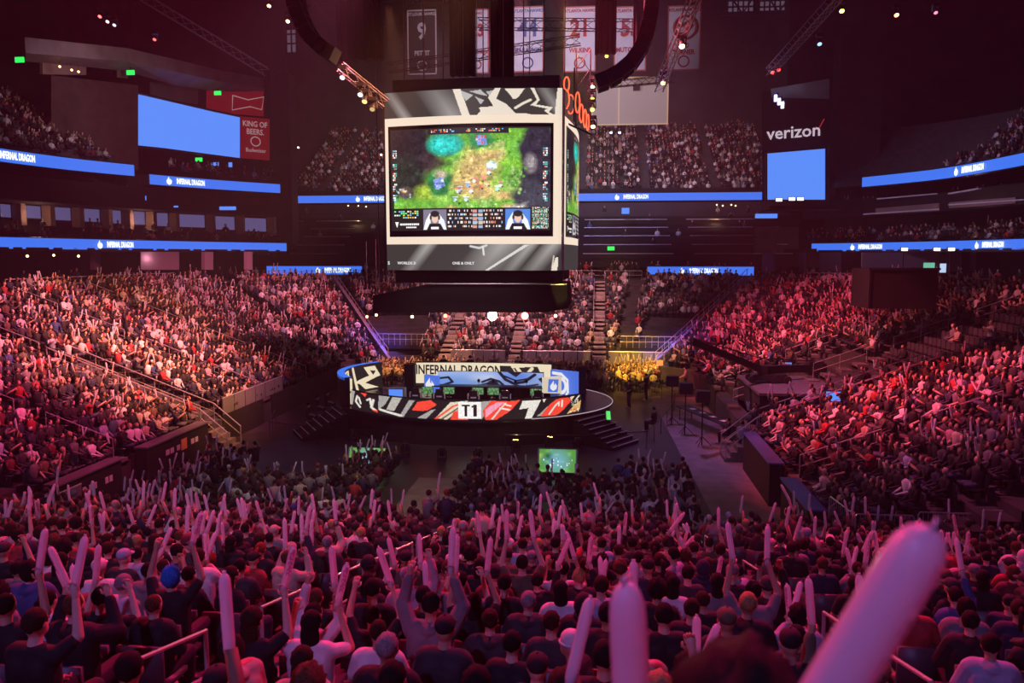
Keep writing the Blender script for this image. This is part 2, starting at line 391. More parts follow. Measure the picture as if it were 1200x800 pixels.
# far end: club rows, suites, upper deck
FX0, FX1 = -41, 24
def slab(name, x0, x1, y0, y1, z0, z1, m, label=None): b = MB(); b.box(((x0+x1)/2, (y0+y1)/2, (z0+z1)/2), (x1-x0, y1-y0, z1-z0)); return build_structure(name, b, m, label)
for i in range(6): slab('club_step', FX0, FX1, 89+i*2.3, 104, 8.6+i*1.02, 9.62+i*1.02, M_black)
for i in range(5):
    z = 10.1+i*1.03; y = 88.9+i*2.3
    for x0, x1 in ((-40, -37), (-35.2, -29.5), (-16, -3.9), (-1.6, 8.2), (10.5, 20.8)):
        if x0 == -16 and i > 2: pass
        b = MB(); b.box(((x0+x1)/2, y, z), (x1-x0, .35, .07)); b.build('counter_ledge', M_white, label=None, kind='structure')
slab('wall_club_back', FX0, FX1, 103.6, 104, 9, 16.6, M_wall)
slab('wall_far_fascia', FX0, FX1, 104, 104.5, 16.0, 18.4, M_black)
ribbon([(-40.9, 103.6), (21.2, 103.6)], 17.3, .95, (.19, .735), 'blue lit board right across the far end below the upper deck', 'blue LED boards', wrap=False)
ribbon([(-37, 86.5), (-26, 86.5)], 8.25, .9, (.75,), 'blue lit board left of the hanging scoreboard at the far concourse', 'blue LED boards', wrap=False)
ribbon([(5.3, 86.5), (16.4, 86.5)], 8.25, .9, (.53,), 'blue lit board right of the hanging scoreboard at the far concourse', 'blue LED boards', wrap=False)
for i in range(22): slab('upper_step', -42, 24, 105+i*.85, 105.9+i*.85, 17+i*.5, 17.9+i*.5, M_conc)
# shoulders between the sides and the far end (dark pilasters)
slab('pillar_left', at(319, 200, 92).x, at(341, 200, 92).x, 92, 94, 0, 31, M_wall); slab('pillar_right', 26.5, 31, 94, 97, 0, 34, M_wall)
slab('wall_far_left', -62, -41, 104, 104.6, 8, 48, M_wall); slab('wall_far_right', 24, 52, 108, 108.6, 8, 48, M_wall)
for i, px in enumerate((300, 333, 868, 905, 1003)):
    t, bt = ((35, 66), (30, 62), (-6, 15), (-6, 15), (14, 52))[i]
    a = at(px-15, t, 125.4); c = at(px+15, bt, 125.4); r = empty(f'window_{i+1}', kind='structure'); b = MB(); b.box(((a.x+c.x)/2, 125.4, (a.z+c.z)/2), (c.x-a.x, .1, a.z-c.z)); b.build('pane', mat('dusk_pane', (.1, .09, .12), .3, emit=(.22, .17, .25), es=.35), r)
    b = MB(); W = c.x-a.x
    for k in range(6): b.box((a.x+W*k/5, 125.3, (a.z+c.z)/2), (.22, .15, a.z-c.z))
    for k in range(4): b.box(((a.x+c.x)/2, 125.3, c.z+(a.z-c.z)*k/3), (W, .15, .22))
    b.build('mullion', M_wall, r)
# left: suite row with lavender windows, columns
pane = mat('suite_pane', (.05, .05, .08), .2, emit=(.2, .18, .45), es=.4); colm = mat('timber_column', (.35, .2, .15), .6)
wl = smooth_line(shift(LEFT, 3.5), 10); acc = 0; nxt = 0
wp = [(0, 13), (22, 48), (63, 83), (92, 117), (122, 142), (147, 170), (176, 197), (203, 240), (249, 275), (283, 312)]
for i, (p0, p1) in enumerate(wp):
    Y0_, Y1_ = 56+i*3.1, 56+(i+1)*3.1-.8
    yt = 238+p0*.058; a = at(p0, yt, 60+p0*.08); c = at(p1, yt+17, 60+p1*.08); r = empty(f'window_{i+6}', kind='structure')
    b = MB(); b.add([(a.x, a.y, c.z), (c.x, c.y, c.z), (c.x, c.y, a.z), (a.x, a.y, a.z)], [(0, 1, 2, 3)]); b.build('pane', pane, r)
    b = MB(); b.bar((a.x, a.y, c.z-.05), (c.x, c.y, c.z-.05), .2, .12); b.bar((a.x, a.y, a.z), (c.x, c.y, a.z), .2, .12); b.build('frame', M_blackp, r)
    b = MB(); b.box((c.x+.5, c.y+.3, (a.z+c.z)/2), (.8, .6, 2.3)); b.build('column', colm, r)
# upper left: brown wall, curved blue screen, soffit with exit lights
def panel_pts(a, c, zlo, zhi): return a, c
sp = [(160, 110, 170, 74), (190, 117, 173, 78), (220, 124, 177, 81.5), (250, 131, 181, 84.5), (281, 137.5, 185, 87)]
TP = [at(x, y0, Y) for x, y0, y1, Y in sp]; BP = [at(x, y1, Y) for x, y0, y1, Y in sp]
r = empty('video_screen', label='big curved plain blue video screen high on the left side', cat='screen')
b = MB(); b.strip([(p.x, p.y, p.z) for p in BP], [(p.x, p.y, p.z) for p in TP]); b.build('screen_face', M_bluelt, r)
b = MB(); b.strip([(p.x-.2, p.y+.3, p.z-.25) for p in BP], [(p.x-.2, p.y+.3, p.z+.3) for p in TP])
for Q, s_ in ((TP, .12), (BP, -.12)):
    for p, q in zip(Q, Q[1:]): b.bar((p.x, p.y, p.z+s_), (q.x, q.y, q.z+s_), .3, .14)
b.build('screen_frame', M_blackp, r)
M_red = mat('banner_red', (.42, .015, .02), .6, emit=(.3, .012, .02), es=.35); M_rtext = mat('banner_pale', (.7, .6, .6), .6, emit=(.6, .5, .5), es=.4)
def flat_panel(name, px0, px1, yt0, yt1, yb0, yb1, Y0_, Y1_, m, **k):
    q = [at(px0, yb0, Y0_), at(px1, yb1, Y1_), at(px1, yt1, Y1_), at(px0, yt0, Y0_)]; n = (q[1]-q[0]).cross(q[3]-q[0]).normalized()
    b = MB(); b.add(q+[v-n*.3 for v in q], [(0, 1, 2, 3), (7, 6, 5, 4), (0, 4, 5, 1), (1, 5, 6, 2), (2, 6, 7, 3), (3, 7, 4, 0)]); o = b.build(name, m, **k)
    return o, sum(q, Vector())/4+n*.12, (q[1]-q[0]).normalized(), q
o, c, rt, q = flat_panel('advert_banner', 281.5, 316, 136, 139.5, 185, 187.5, 87, 89.5, M_red, label='red advert panel with a pale slogan right of the blue screen', cat='banner')
upv = Vector((0, 0, 1))
text('KING OF\nBEERS.', .85, M_rtext, facing(c+upv*1.1, rt), parent=o, bold=.01, sx=.85); text('Budweiser', .62, M_rtext, facing(c-upv*1.35, rt), parent=o, sx=.9)
b = MB(); b.tube([Vector((math.cos(i*PI/8)*.55, math.sin(i*PI/8)*.5, 0)) for i in range(17)], .05, 4, cap=False)
e = b.build('crest_emblem', M_rtext, o); e.matrix_world = facing(c-upv*.35, rt)
o, c, rt, q = flat_panel('bow_tie_banner', 243, 309, 106, 107, 131, 136, 88, 93, M_red, label='dark red panel with pale bow tie outline above the blue screen', cat='banner')
b = MB(); bt = [(-1.9, .75), (-.1, .4), (1.9, .9), (1.5, -.6), (.1, -.35), (-2.1, -.9), (-1.9, .75)]; b.tube([Vector((x, y, 0)) for x, y in bt], .05, 4, cap=False); e = b.build('bow_tie_emblem', M_rtext, o); e.matrix_world = facing(c+rt*1.5, rt)
flat_panel('wall_left_upper', 60, 162, 88, 100, 178, 200, 66, 73, M_brick, kind='structure')
flat_panel('wall_left_screen_surround', 316, 342, 80, 112, 300, 300, 90, 94, M_wall, kind='structure')
b = MB(); sf = [(30, 62, 72, 60), (100, 68, 78, 66), (150, 72, 84, 72), (205, 84, 100, 77), (255, 95, 107, 84), (310, 104, 108, 92)]
A = [at(x, y0, Y) for x, y0, y1, Y in sf]; B_ = [at(x, y1, Y+2.5)+Vector((0, 0, 0)) for x, y0, y1, Y in sf]
b.strip([tuple(p) for p in A], [tuple(p) for p in B_]); b.strip([tuple(p) for p in A], [(p.x, p.y, p.z+1.2) for p in A]); build_structure('ceiling_suite_soffit', b, M_soffit, 'pale curved soffit over the upper left suites')
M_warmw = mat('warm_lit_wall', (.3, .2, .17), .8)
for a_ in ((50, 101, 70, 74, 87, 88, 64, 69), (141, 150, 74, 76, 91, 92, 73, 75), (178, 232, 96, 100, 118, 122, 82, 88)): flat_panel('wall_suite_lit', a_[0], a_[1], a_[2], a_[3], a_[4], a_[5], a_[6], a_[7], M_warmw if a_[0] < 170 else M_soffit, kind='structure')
M_exit = glow('exit_green', (.02, .9, .12), 1.2)
for px, py, Y, nm in ((23, 70, 62, 'lit green sign at the far upper left by the dark suites'), (153, 85, 72, 'small green sign under the pale soffit'), (255, 109, 84, 'green sign left of the bow tie panel'), (233, 187, 84, 'green sign under the big blue screen'), (716, 291, 87, 'green sign at the far club doorway')):
    p = at(px, py, Y); r = empty('exit_sign', p, label=nm, cat='sign'); b = MB(); b.box((0, 0, 0), (.75, .12, .42)); b.build('sign_box', M_exit, r); b = MB(); b.box((0, .05, .3), (.1, .1, .3)); b.build('bracket', M_blackp, r)
# right: tower with lettering and blue screen
o, c, rt, q = flat_panel('sign_tower', 893, 972, 108, 92, 236, 236, 95, 93, M_black, label='dark tower panel with white lettering over the right blue screen', cat='panel')
text('verizon', 1.9, mat('sign_letter', (.7, .65, .7), .5, emit=(.75, .62, .72), es=.7), facing(at(930, 155, 93.6), rt+Vector((0, 0, .055)), (0, 0, 1)), parent=o, bold=.015)
p = at(961, 147, 93.2); b = MB(); b.tube([p+rt*-.45+upv*-.1, p+rt*-.2+upv*-.5, p+rt*.4+upv*.7], .07, 4); b.build('check_emblem', glow('check_red', (.6, .03, .05), .5), o)
o, c, rt, q = flat_panel('video_screen', 898, 968, 179, 173, 235, 235, 93.4, 92, M_bluelt, label='plain blue upright video screen on the right tower', cat='screen')
b = MB()
for i in range(4): b.bar(q[i], q[(i+1) % 4], .3, .2)
b.build('screen_frame', M_blackp, o)
b = MB(); A = [at(903, 104, 93), at(972, 92, 90)]; B_ = [at(905, 122, 96), at(972, 116, 93)]; b.strip(A, B_); build_structure('ceiling_tower_soffit', b, M_soffit)
for px, py in ((909, 115), (913, 119), (917, 123)):
    p = at(px, py, 92); r = empty('soffit_lamp', p, label=f'small bluish lamp under the right tower soffit, {dict([(909, "topmost"), (913, "middle"), (917, "lowest")])[px]} of three', cat='lamp', group='three soffit lamps on the right tower'); b = MB(); b.box((0, 0, 0), (.3, .3, .7)); b.build('lamp_face', glow('lamp_blueish', (.5, .6, 1), 3), r); b = MB(); b.box((.2, 0, .4), (.15, .3, .3)); b.build('bracket', M_blackp, r)
add_spot(at(909, 117, 91.6), at(960, 110, 94), (.6, .65, 1), 60, 90)
# right: shutters wall, press box rows
flat_panel('wall_right_club', 884, 936, 265, 266, 297, 297, 90, 92, M_brick, kind='structure')
for px0, px1, y, Y in ((1028, 1098, 229, 80), (1113, 1148, 223, 74), (1012, 1100, 247, 76), (1112, 1200, 236, 70)):
    a, c = at(px0, y+4, Y), at(px1, y-2, Y-3); b = MB(); b.bar(a, c, .4, .1); b.build('counter_ledge', M_white, kind='structure')
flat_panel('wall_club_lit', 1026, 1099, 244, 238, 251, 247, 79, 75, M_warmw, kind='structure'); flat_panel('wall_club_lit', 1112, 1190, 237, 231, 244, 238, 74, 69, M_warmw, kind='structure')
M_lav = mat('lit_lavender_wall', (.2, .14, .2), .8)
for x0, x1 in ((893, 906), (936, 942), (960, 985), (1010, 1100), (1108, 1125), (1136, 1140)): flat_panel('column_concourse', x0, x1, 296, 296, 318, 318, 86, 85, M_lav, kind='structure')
for x0, x1 in ((0, 8), (110, 118), (165, 210), (240, 250), (290, 296)): flat_panel('column_concourse', x0, x1, 295, 295, 316, 316, 66, 68, mat('dim_column', (.3, .2, .25), .8), kind='structure')
# ------------------------------------------------------------------ people
def tri(fs):
    return [(f[0], f[i], f[i+1]) for f in fs for i in range(1, len(f)-1)]
POSES = {  # elbows and wrists, mirrored in x; the two sides may differ
 'rest': (((.26, .05, .74), (.13, .30, .62)),)*2,
 'both_up': (((.29, .16, .93), (.24, .24, 1.2)), ((.3, .15, .95), (.19, .22, 1.22))),
 'high': (((.27, .1, 1.18), (.22, .14, 1.44)), ((.28, .12, 1.17), (.19, .16, 1.42))),
 'one_up': (((.26, .05, .74), (.13, .30, .62)), ((.28, .12, 1.1), (.22, .18, 1.36))),
  'low_grip': (((.26, .05, .74), (.13, .30, .62)), ((.26, .08, .86), (.05, .24, 1.06))),
 'clap': (((.27, .12, .82), (.04, .34, .98)), ((.27, .12, .82), (.05, .33, .99))),
}
def skeleton(pose, stand):
    dz = .42 if stand else 0; P = []
    V = lambda x, y, z: Vector((x, y, z+dz))
    P.append(('torso', V(-.06, 0, .54), V(-.08, -.02, .9), .115, .115)); P.append(('torso', V(.06, 0, .54), V(.08, -.02, .9), .115, .115))
    P.append(('torso', V(-.14, -.01, .99), V(.14, -.01, .99), .072, .072)); P.append(('neck', V(0, -.01, 1.0), V(0, .02, 1.13), .058, .05))
    for s_, (e, w_) in zip((-1, 1), POSES[pose]):
        sh = V(s_*.175, -.01, .985); e = V(s_*e[0], e[1], e[2]); w_ = V(s_*w_[0], w_[1], w_[2])
        P.append(('upper', sh, e, .055, .042)); P.append(('fore', e, w_, .042, .028))
        if stand: P.append(('thigh', V(s_*.09, 0, .5), V(s_*.1, .02, .08), .085, .06)); P.append(('shin', V(s_*.1, .02, .08), V(s_*.11, -.03, -.34), .055, .04)); P.append(('foot', V(s_*.11, -.03, -.36), V(s_*.12, .14, -.38), .04, .035))
        else: P.append(('thigh', V(s_*.1, .02, .5), V(s_*.13, .42, .52), .085, .062)); P.append(('shin', V(s_*.13, .42, .5), V(s_*.13, .4, .1), .055, .04)); P.append(('foot', V(s_*.13, .4, .06), V(s_*.14, .56, .04), .04, .035))
    return P, dz
def evalmesh(mb, vox, ratio, name, mats, smooth=True):
    me = mb.mesh('tmp'); o = bpy.data.objects.new('tmp', me); C.objects.link(o)
    m = o.modifiers.new('r', 'REMESH'); m.mode = 'VOXEL'; m.voxel_size = vox; m.use_smooth_shade = True
    if ratio < 1: d = o.modifiers.new('d', 'DECIMATE'); d.ratio = ratio
    dg = bpy.context.evaluated_depsgraph_get(); out_ = bpy.data.meshes.new_from_object(o.evaluated_get(dg)); out_.name = name
    bpy.data.objects.remove(o); bpy.data.meshes.remove(me); out_.materials.clear()
    for m_ in mats: out_.materials.append(m_)
    return out_
def hand(mb, w_, d, side, grip=True):
    """palm, four unequal bent fingers and a thumb from the palm's side"""
    d = d.normalized(); x = d.cross(Vector((0, 1, 0))).normalized()*side; n = d.cross(x)
    mb.cap(w_, w_+d*.075, .026, .034, 6)
    for i, L in enumerate((.062, .07, .066, .05)):
        b_ = w_+d*.085+x*(.026-.0175*i); k = b_+d*L*.5+n*.012; t = k+(n*.8+d*(.15 if grip else .7)).normalized()*L*.55
        mb.tube([b_-d*.02, b_, k, t], [.009, .0095, .0085, .006], 5)
    b_ = w_+d*.03+x*.026; mb.tube([b_, b_+x*.025+d*.025+n*.01, b_+x*.02+d*.055+n*.028], [.012, .0105, .008], 5)
def head_parts(mb, dz):
    h = Vector((0, .03, 1.215+dz))
    mb.ball(h, (.074, .092, .11), 14, 10); mb.ball(h+Vector((0, .03, -.06)), (.055, .06, .05), 10, 7)
    mb.tube([h+Vector((0, .088, .012)), h+Vector((0, .108, -.025)), h+Vector((0, .09, -.034))], [.008, .014, .01], 6)
    for s_ in (-1, 1): mb.ball(h+Vector((s_*.076, 0, -.008)), (.012, .02, .03), 6, 5)
    mb.tube([h+Vector((-.024, .084, -.06)), h+Vector((0, .094, -.06)), h+Vector((.024, .084, -.06))], .008, 5)
    return h
def person_body(pose, stand, name):
    P, dz = skeleton(pose, stand); mb = MB()
    for k, a, c, ra, rb in P: mb.cap(a, c, ra, rb, 10)
    head_parts(mb, dz); me = evalmesh(mb, .013, .28, name, [M_skin, M_eye])
    ex = MB()
    for s_, (e, w_) in zip((-1, 1), POSES[pose]):
        e = Vector((s_*e[0], e[1], e[2]+dz)); w_ = Vector((s_*w_[0], w_[1], w_[2]+dz)); hand(ex, w_, w_-e, s_)
    nskin = len(ex.f); h = Vector((0, .03, 1.215+dz))
    for s_ in (-1, 1): ex.ball(h+Vector((s_*.03, .082, .012)), (.012, .009, .008), 6, 4)
    bm = bmesh.new(); bm.from_mesh(me); vs = [bm.verts.new(v) for v in ex.v]
    for i, f in enumerate(ex.f):
        q = bm.faces.new([vs[j] for j in f]); q.smooth = True; q.material_index = 0 if i < nskin else 1
    bm.to_mesh(me); bm.free(); return me
def person_shirt(pose, stand, style, name):
    P, dz = skeleton(pose, stand); mb = MB(); g = .016 if style == 'tee' else .028
    for k, a, c, ra, rb in P:
        if k == 'torso': mb.cap(a, c, ra+g, rb+g, 10)
        if k == 'upper': mb.cap(a, c if style != 'tee' else a.lerp(c, .72), ra+g, rb+g+.004, 8)
        if k == 'fore' and style != 'tee': mb.cap(a, a.lerp(c, .9), ra+g*.8, rb+g*.8, 8)
        if k == 'neck' and style != 'tee': mb.ball(a+Vector((0, -.05, .02)), (.1, .075, .055), 12, 8)
        if k == 'neck' and style == 'tee': mb.cap(a, a+Vector((0, 0, .02)), ra+g*.6, ra+g*.4, 8)
    return evalmesh(mb, .015, .35, name, [M_fabric])
def person_trousers(stand, name):
    P, dz = skeleton('rest', stand); mb = MB()
    for k, a, c, ra, rb in P:
        if k == 'thigh' or k == 'shin': mb.cap(a, c, ra+.018, rb+.016, 8)
    mb.cap((-.08, 0, .52+dz), (.08, 0, .52+dz), .125, .125, 10); return evalmesh(mb, .018, .35, name, [M_fabric])
def hair_mesh(style, dz):
    h = Vector((0, .03, 1.215+dz)); r_ = random.Random(style); mb = MB(); m = M_hair
    def lumpy(c, r, n=18, k=12, am=.06):
        a0 = len(mb.v); mb.ball(c, r, n, k)
        for i in range(a0, len(mb.v)):
            v = Vector(mb.v[i])-c; f = 1+am*(math.sin(v.x*90+r_.random())*math.sin(v.z*70)+.5*r_.uniform(-1, 1)); v *= f; mb.v[i] = tuple(c+v)
    if style == 'short': lumpy(h+Vector((0, -.018, .028)), (.084, .096, .098))
    elif style == 'crop': lumpy(h+Vector((0, -.02, .022)), (.078, .09, .096), am=.02)
    elif style == 'curly': lumpy(h+Vector((0, -.022, .035)), (.108, .118, .118), 20, 14, .12)
    elif style == 'long': lumpy(h+Vector((0, -.02, .024)), (.089, .1, .1)); lumpy(h+Vector((0, -.055, -.1)), (.085, .055, .17)); 
    elif style == 'bob': lumpy(h+Vector((0, -.022, .0)), (.098, .1, .125))
    elif style == 'bun': lumpy(h+Vector((0, -.018, .026)), (.084, .096, .098)); lumpy(h+Vector((0, -.1, .09)), (.042, .042, .042))
    elif style == 'ponytail':
        lumpy(h+Vector((0, -.018, .026)), (.084, .096, .098)); mb.tube([h+Vector((0, -.09, .06)), h+Vector((0, -.15, .03)), h+Vector((0, -.16, -.08)), h+Vector((0, -.14, -.19))], [.02, .036, .034, .012], 8)
    elif style == 'cap':
        m = M_fabric; mb.ball(h+Vector((0, -.008, .04)), (.086, .102, .082), 18, 10); mb.prism([(h.x+math.cos(t)*.075, h.y+.06+math.sin(t)*.1) for t in [PI*i/10 for i in range(11)]], h.z+.028, h.z+.036); mb.ball(h+Vector((0, -.008, .122)), .01, 6, 4)
    elif style == 'beanie': m = M_fabric; mb.ball(h+Vector((0, -.012, .036)), (.088, .104, .1), 18, 12); mb.tube([h+Vector((math.cos(i*PI/8)*.086, -.008+math.sin(i*PI/8)*.1, .02)) for i in range(17)], .013, 6, cap=False)
    elif style == 'hood': m = M_fabric; mb.ball(h+Vector((0, -.028, -.002)), (.105, .108, .135), 18, 12); mb.ball(h+Vector((0, -.035, -.12)), (.11, .09, .07), 14, 8)
    me = mb.mesh('hair_'+style, [m], smooth=True); return me
STYLES = ['short', 'crop', 'curly', 'long', 'bob', 'bun', 'ponytail', 'cap', 'beanie', 'hood']
BODY, SHIRT, TROU, HAIR = {}, {}, {}, {}
for st in (False, True):
    for p_ in POSES:
        if st and p_ in ('high', 'low_grip'): continue
        BODY[p_, st] = person_body(p_, st, 'person_body')
        SHIRT[p_, st, 'tee'] = person_shirt(p_, st, 'tee', 'shirt'); SHIRT[p_, st, 'hoodie'] = person_shirt(p_, st, 'hoodie', 'hoodie')
    TROU[st] = person_trousers(st, 'trousers')
    for y_ in STYLES: HAIR[y_, st] = hair_mesh(y_, .42 if st else 0)
CLOTH = [('black', (.009, .008, .01), 52), ('charcoal', (.035, .033, .037), 12), ('navy', (.02, .024, .055), 6), ('grey', (.19, .18, .19), 8), ('white', (.72, .68, .68), 11), ('red', (.38, .03, .035), 5), ('maroon', (.13, .02, .03), 4),
         ('light blue', (.34, .4, .52), 2.5), ('olive', (.1, .1, .055), 2), ('brown', (.14, .08, .05), 3), ('pink', (.6, .32, .38), 2), ('teal', (.06, .17, .17), 1), ('beige', (.48, .38, .3), 4), ('blue', (.05, .09, .26), 2)]
CW = [c[2] for c in CLOTH]
HAIRC = [('black', (.012, .009, .008), 62), ('dark brown', (.035, .018, .01), 22), ('brown', (.09, .045, .02), 9), ('blond', (.38, .24, .1), 4), ('grey', (.25, .24, .24), 2), ('reddish', (.2, .04, .02), 2)]
HW = [c[2] for c in HAIRC]
SKINC = [(.62, .38, .28), (.52, .3, .2), (.42, .24, .15), (.25, .13, .08), (.66, .44, .34), (.12, .06, .04)]
WSTY = [34, 14, 7, 10, 6, 3, 6, 12, 4, 5]
LONGH = {'short': 'short {} hair', 'crop': 'cropped {} hair', 'curly': 'big curly {} hair', 'long': 'long {} hair', 'bob': '{} bobbed hair', 'bun': '{} hair in a bun', 'ponytail': '{} ponytail', 'cap': '{} cap', 'beanie': '{} knit hat', 'hood': '{} hood up'}
def make_person(loc, rz, pose='rest', stand=False, style='short', hair=HAIRC[0], top=CLOTH[0], kind='tee', skin=SKINC[0], pants=(.02, .02, .03), sc=1, label=None, group=None, head=None):
    o = link('person', BODY[pose, stand], None, loc, rz, label=label, cat='person', group=group); o.scale = (sc,)*3; o.color = tuple(skin)+(1,)
    s_ = link('hoodie' if kind == 'hoodie' else 'shirt', SHIRT[pose, stand, kind], o); s_.color = tuple(top[1])+(1,)
    t_ = link('trousers', TROU[stand], o); t_.color = tuple(pants)+(1,)
    h_ = link({'cap': 'cap', 'beanie': 'knit_hat', 'hood': 'hood'}.get(style, 'hair'), HAIR[style, stand], o); h_.color = tuple(hair[1])+(1,)
    return o
def hand_points(pose, stand, loc, rz, sc=1):
    M = Matrix.Translation(loc) @ Matrix.Rotation(rz, 4, 'Z') @ Matrix.Scale(sc, 4); r = []
    for s_, (e, w_) in zip((-1, 1), POSES[pose]):
        e = Vector(e); w_ = Vector(w_); w2 = w_+(w_-e).normalized()*.085; dz = .42 if stand else 0
        r.append((M @ Vector((s_*w2.x, w2.y, w2.z+dz)), s_, w2.z > 1.0))
    return r
# the cheering stick: an inflated tube with rounded ends, pinched seam tips and a printed side
def stick_material():
    m = bpy.data.materials.new('inflated_stick'); m.use_nodes = True; nt = m.node_tree; b = nt.nodes['Principled BSDF']; N = nt.nodes.new; Lk = nt.links.new
    tc = N('ShaderNodeTexCoord'); sp_ = N('ShaderNodeSeparateXYZ'); Lk(tc.outputs['Object'], sp_.inputs[0])
    def M_(op, a, b_=None, c=None):
        n = N('ShaderNodeMath'); n.operation = op
        for i, v in enumerate((a, b_, c)):
            if v is None: continue
            if isinstance(v, (int, float)): n.inputs[i].default_value = v
            else: Lk(v, n.inputs[i])
        return n.outputs[0]
    x, y, z = sp_.outputs
    cell = N('ShaderNodeTexWhiteNoise'); cell.noise_dimensions = '3D'; cv_ = N('ShaderNodeCombineXYZ'); Lk(M_('FLOOR', M_('MULTIPLY', x, 110)), cv_.inputs[0]); Lk(M_('FLOOR', M_('MULTIPLY', z, 60)), cv_.inputs[2]); Lk(cv_.outputs[0], cell.inputs['Vector'])
    on = M_('MULTIPLY', M_('LESS_THAN', M_('ABSOLUTE', x), .018), M_('GREATER_THAN', y, 0.0)); on = M_('MULTIPLY', on, M_('MULTIPLY', M_('GREATER_THAN', z, .2), M_('LESS_THAN', z, .44)))
    on = M_('MULTIPLY', on, M_('GREATER_THAN', cell.outputs['Value'], .38))
    mx = N('ShaderNodeMix'); mx.data_type = 'RGBA'; mx.inputs[6].default_value = (.9, .87, .92, 1); mx.inputs[7].default_value = (.06, .05, .2, 1); Lk(on, mx.inputs[0]); Lk(mx.outputs[2], b.inputs['Base Color'])
    b.inputs['Roughness'].default_value = .35; b.inputs['Subsurface Weight'].default_value = 0; b.inputs['Coat Weight'].default_value = .3
    tr = N('ShaderNodeBsdfTranslucent'); tr.inputs[0].default_value = (.85, .8, .9, 1); ms = N('ShaderNodeMixShader'); ms.inputs[0].default_value = .4
    Lk(b.outputs[0], ms.inputs[1]); Lk(tr.outputs[0], ms.inputs[2]); Lk(ms.outputs[0], nt.nodes['Material Output'].inputs[0]); return m
M_stick = stick_material()
def stick_mesh(r=.033, L=.46, n=14):
    mb = MB(); zs = [(0, .3), (.02, .72), (.05, .96), (.1, 1), (.2, 1.02), (.3, 1), (.35, 1.02), (L-.07, 1), (L-.035, .93), (L-.012, .68), (L, .3)]
    mb.tube([(0, 0, z) for z, _ in zs], [r*k for _, k in zs], n); a = len(mb.v)
    mb.box((0, 0, L+.006), (.03, .004, .018)); mb.box((0, 0, -.006), (.03, .004, .018)); mb.tube([(0, r*.98, .03), (0, r*.98, .04)], .006, 6)
    return mb.mesh('cheering_stick', [M_stick], smooth=True)
STICK = stick_mesh()
def stick_dir(r_): return Vector((r_.gauss(0, .24), r_.gauss(.08, .2), 1)).normalized()
# ---------------------------------------------------------------- seats of the hall
SEATS = []   # x, y, z, heading, zone, row, rake; who sits there is drawn below
r2 = random.Random(11)
L_AIS, R_AIS = (30.3, 37.6, 45.0, 52.3), (30.5, 38.2, 45.4, 52.0)
CLf, CRf = Vector((XL+6, YF-6)), Vector((XR-6, YF-6))
def zone_at(x, y):
    return 'left' if x < CLf.x and y < CLf.y+8 else 'right' if x > CRf.x and y < CRf.y+8 else 'far'
EMPTY = []
for i in range(NROW):
    off = i*RUN+.42; z = Z0+i*RISE; P = rowpath(off, 25.5, 24.2, 1.0); D = [0]
    for a, c in zip(P, P[1:]): D.append(D[-1]+(c-a).length)
    d = .3; k = 0
    while d < D[-1]:
        while D[k+1] < d: k += 1
        e = (P[k+1]-P[k]).normalized(); p = P[k]+e*(d-D[k]); d += .54
        n = Vector((e.y, -e.x)); ok = True
        if p.y < CLf.y:
            A = L_AIS if p.x < -6 else R_AIS
            if any(abs(p.y-a-i*.0) < .72 for a in A): ok = False
            if p.x < -6 and abs(p.y-38.9) < 1.2 and i < 9: ok = False
            if p.x > 0 and i < 9 and 40 < p.y < 50.5: ok = False     # camera riser stands here
        else:
            c = CLf if p.x < CLf.x else CRf if p.x > CRf.x else None
            if c is None:
                if any(abs(p.x-a) < .65 for a in (-12.4, -6.6, .2)): ok = False
                if i < 9 and p.x < -11.5 and False: ok = False
            else:
                ang = math.degrees(math.atan2(p.y-c.y, p.x-c.x)); lim = math.degrees(.75/(6+off))
                if any(abs(ang-a) < lim for a in ((152, 123) if c is CLf else (28, 57, 84))): ok = False
                if i < 10 and (95 < ang < 124 or 57 < ang < 78): ok = False
        if not ok: continue
        SEATS.append((p.x, p.y, z, math.atan2(-(-6-p.x), (47-p.y)) if False else math.atan2(n.y, n.x)-PI/2, zone_at(p.x, p.y), i, p.x))
def occupied(s):
    x, y, z, h, zn, i, _ = s
    if zn == 'right' and 38.6 < y < 45 and 7 < i < 16 and not (r2.random() < .1): return False
    if zn == 'right' and 45.6 < y < 49 and 12 < i < 17: return r2.random() < .35
    if zn == 'far' and x > -2 and 9 < i < 15: return r2.random() < .3
    if zn == 'far' and x > -6: return r2.random() < .8
    return r2.random() < .93
# upper decks and boxes
def tier_seats(L, g0, rise, z0, rows, zone, dens, y0=40, y1=200):
    for i in range(rows):
        P = smooth_line(shift(L, g0+i*.85+.35), 3); c = Vector((-6, 50))
        for a, b_ in zip(P, P[1:]):
            e = (b_-a).normalized(); t = 0; Ln = (b_-a).length
            while t < Ln:
                p = a+e*t; t += .56
                n = Vector((e.y, -e.x)); n = n if n.dot(c-p) > 0 else -n
                if y0 < p.y < y1 and r2.random() < dens and (p.y % 9) > 1: SEATS.append((p.x, p.y, z0+i*rise, math.atan2(n.y, n.x)-PI/2, zone, i, 0))
tier_seats(LEFT, 1.2, .5, 17.9, 13, 'upper', .62, 45, 68); tier_seats(RIGHT, 1.2, .5, 17.9, 13, 'upper', .62, 40, 83)
tier_seats(LEFT, .8, .42, 10.9, 3, 'club', .3); tier_seats(RIGHT, .8, .42, 10.9, 3, 'club', .75); tier_seats(LEFT, 1.2, .3, 14.4, 2, 'club', .3); 
tier_seats(LEFT, 1, .4, 17.6, 2, 'club', .45, 74, 90); tier_seats(RIGHT, 2, .5, 14.6, 2, 'club', .3); tier_seats(LEFT, -1, 0, ZC, 1, 'club', .25); tier_seats(RIGHT, -1.5, 0, ZC, 1, 'club', .3)
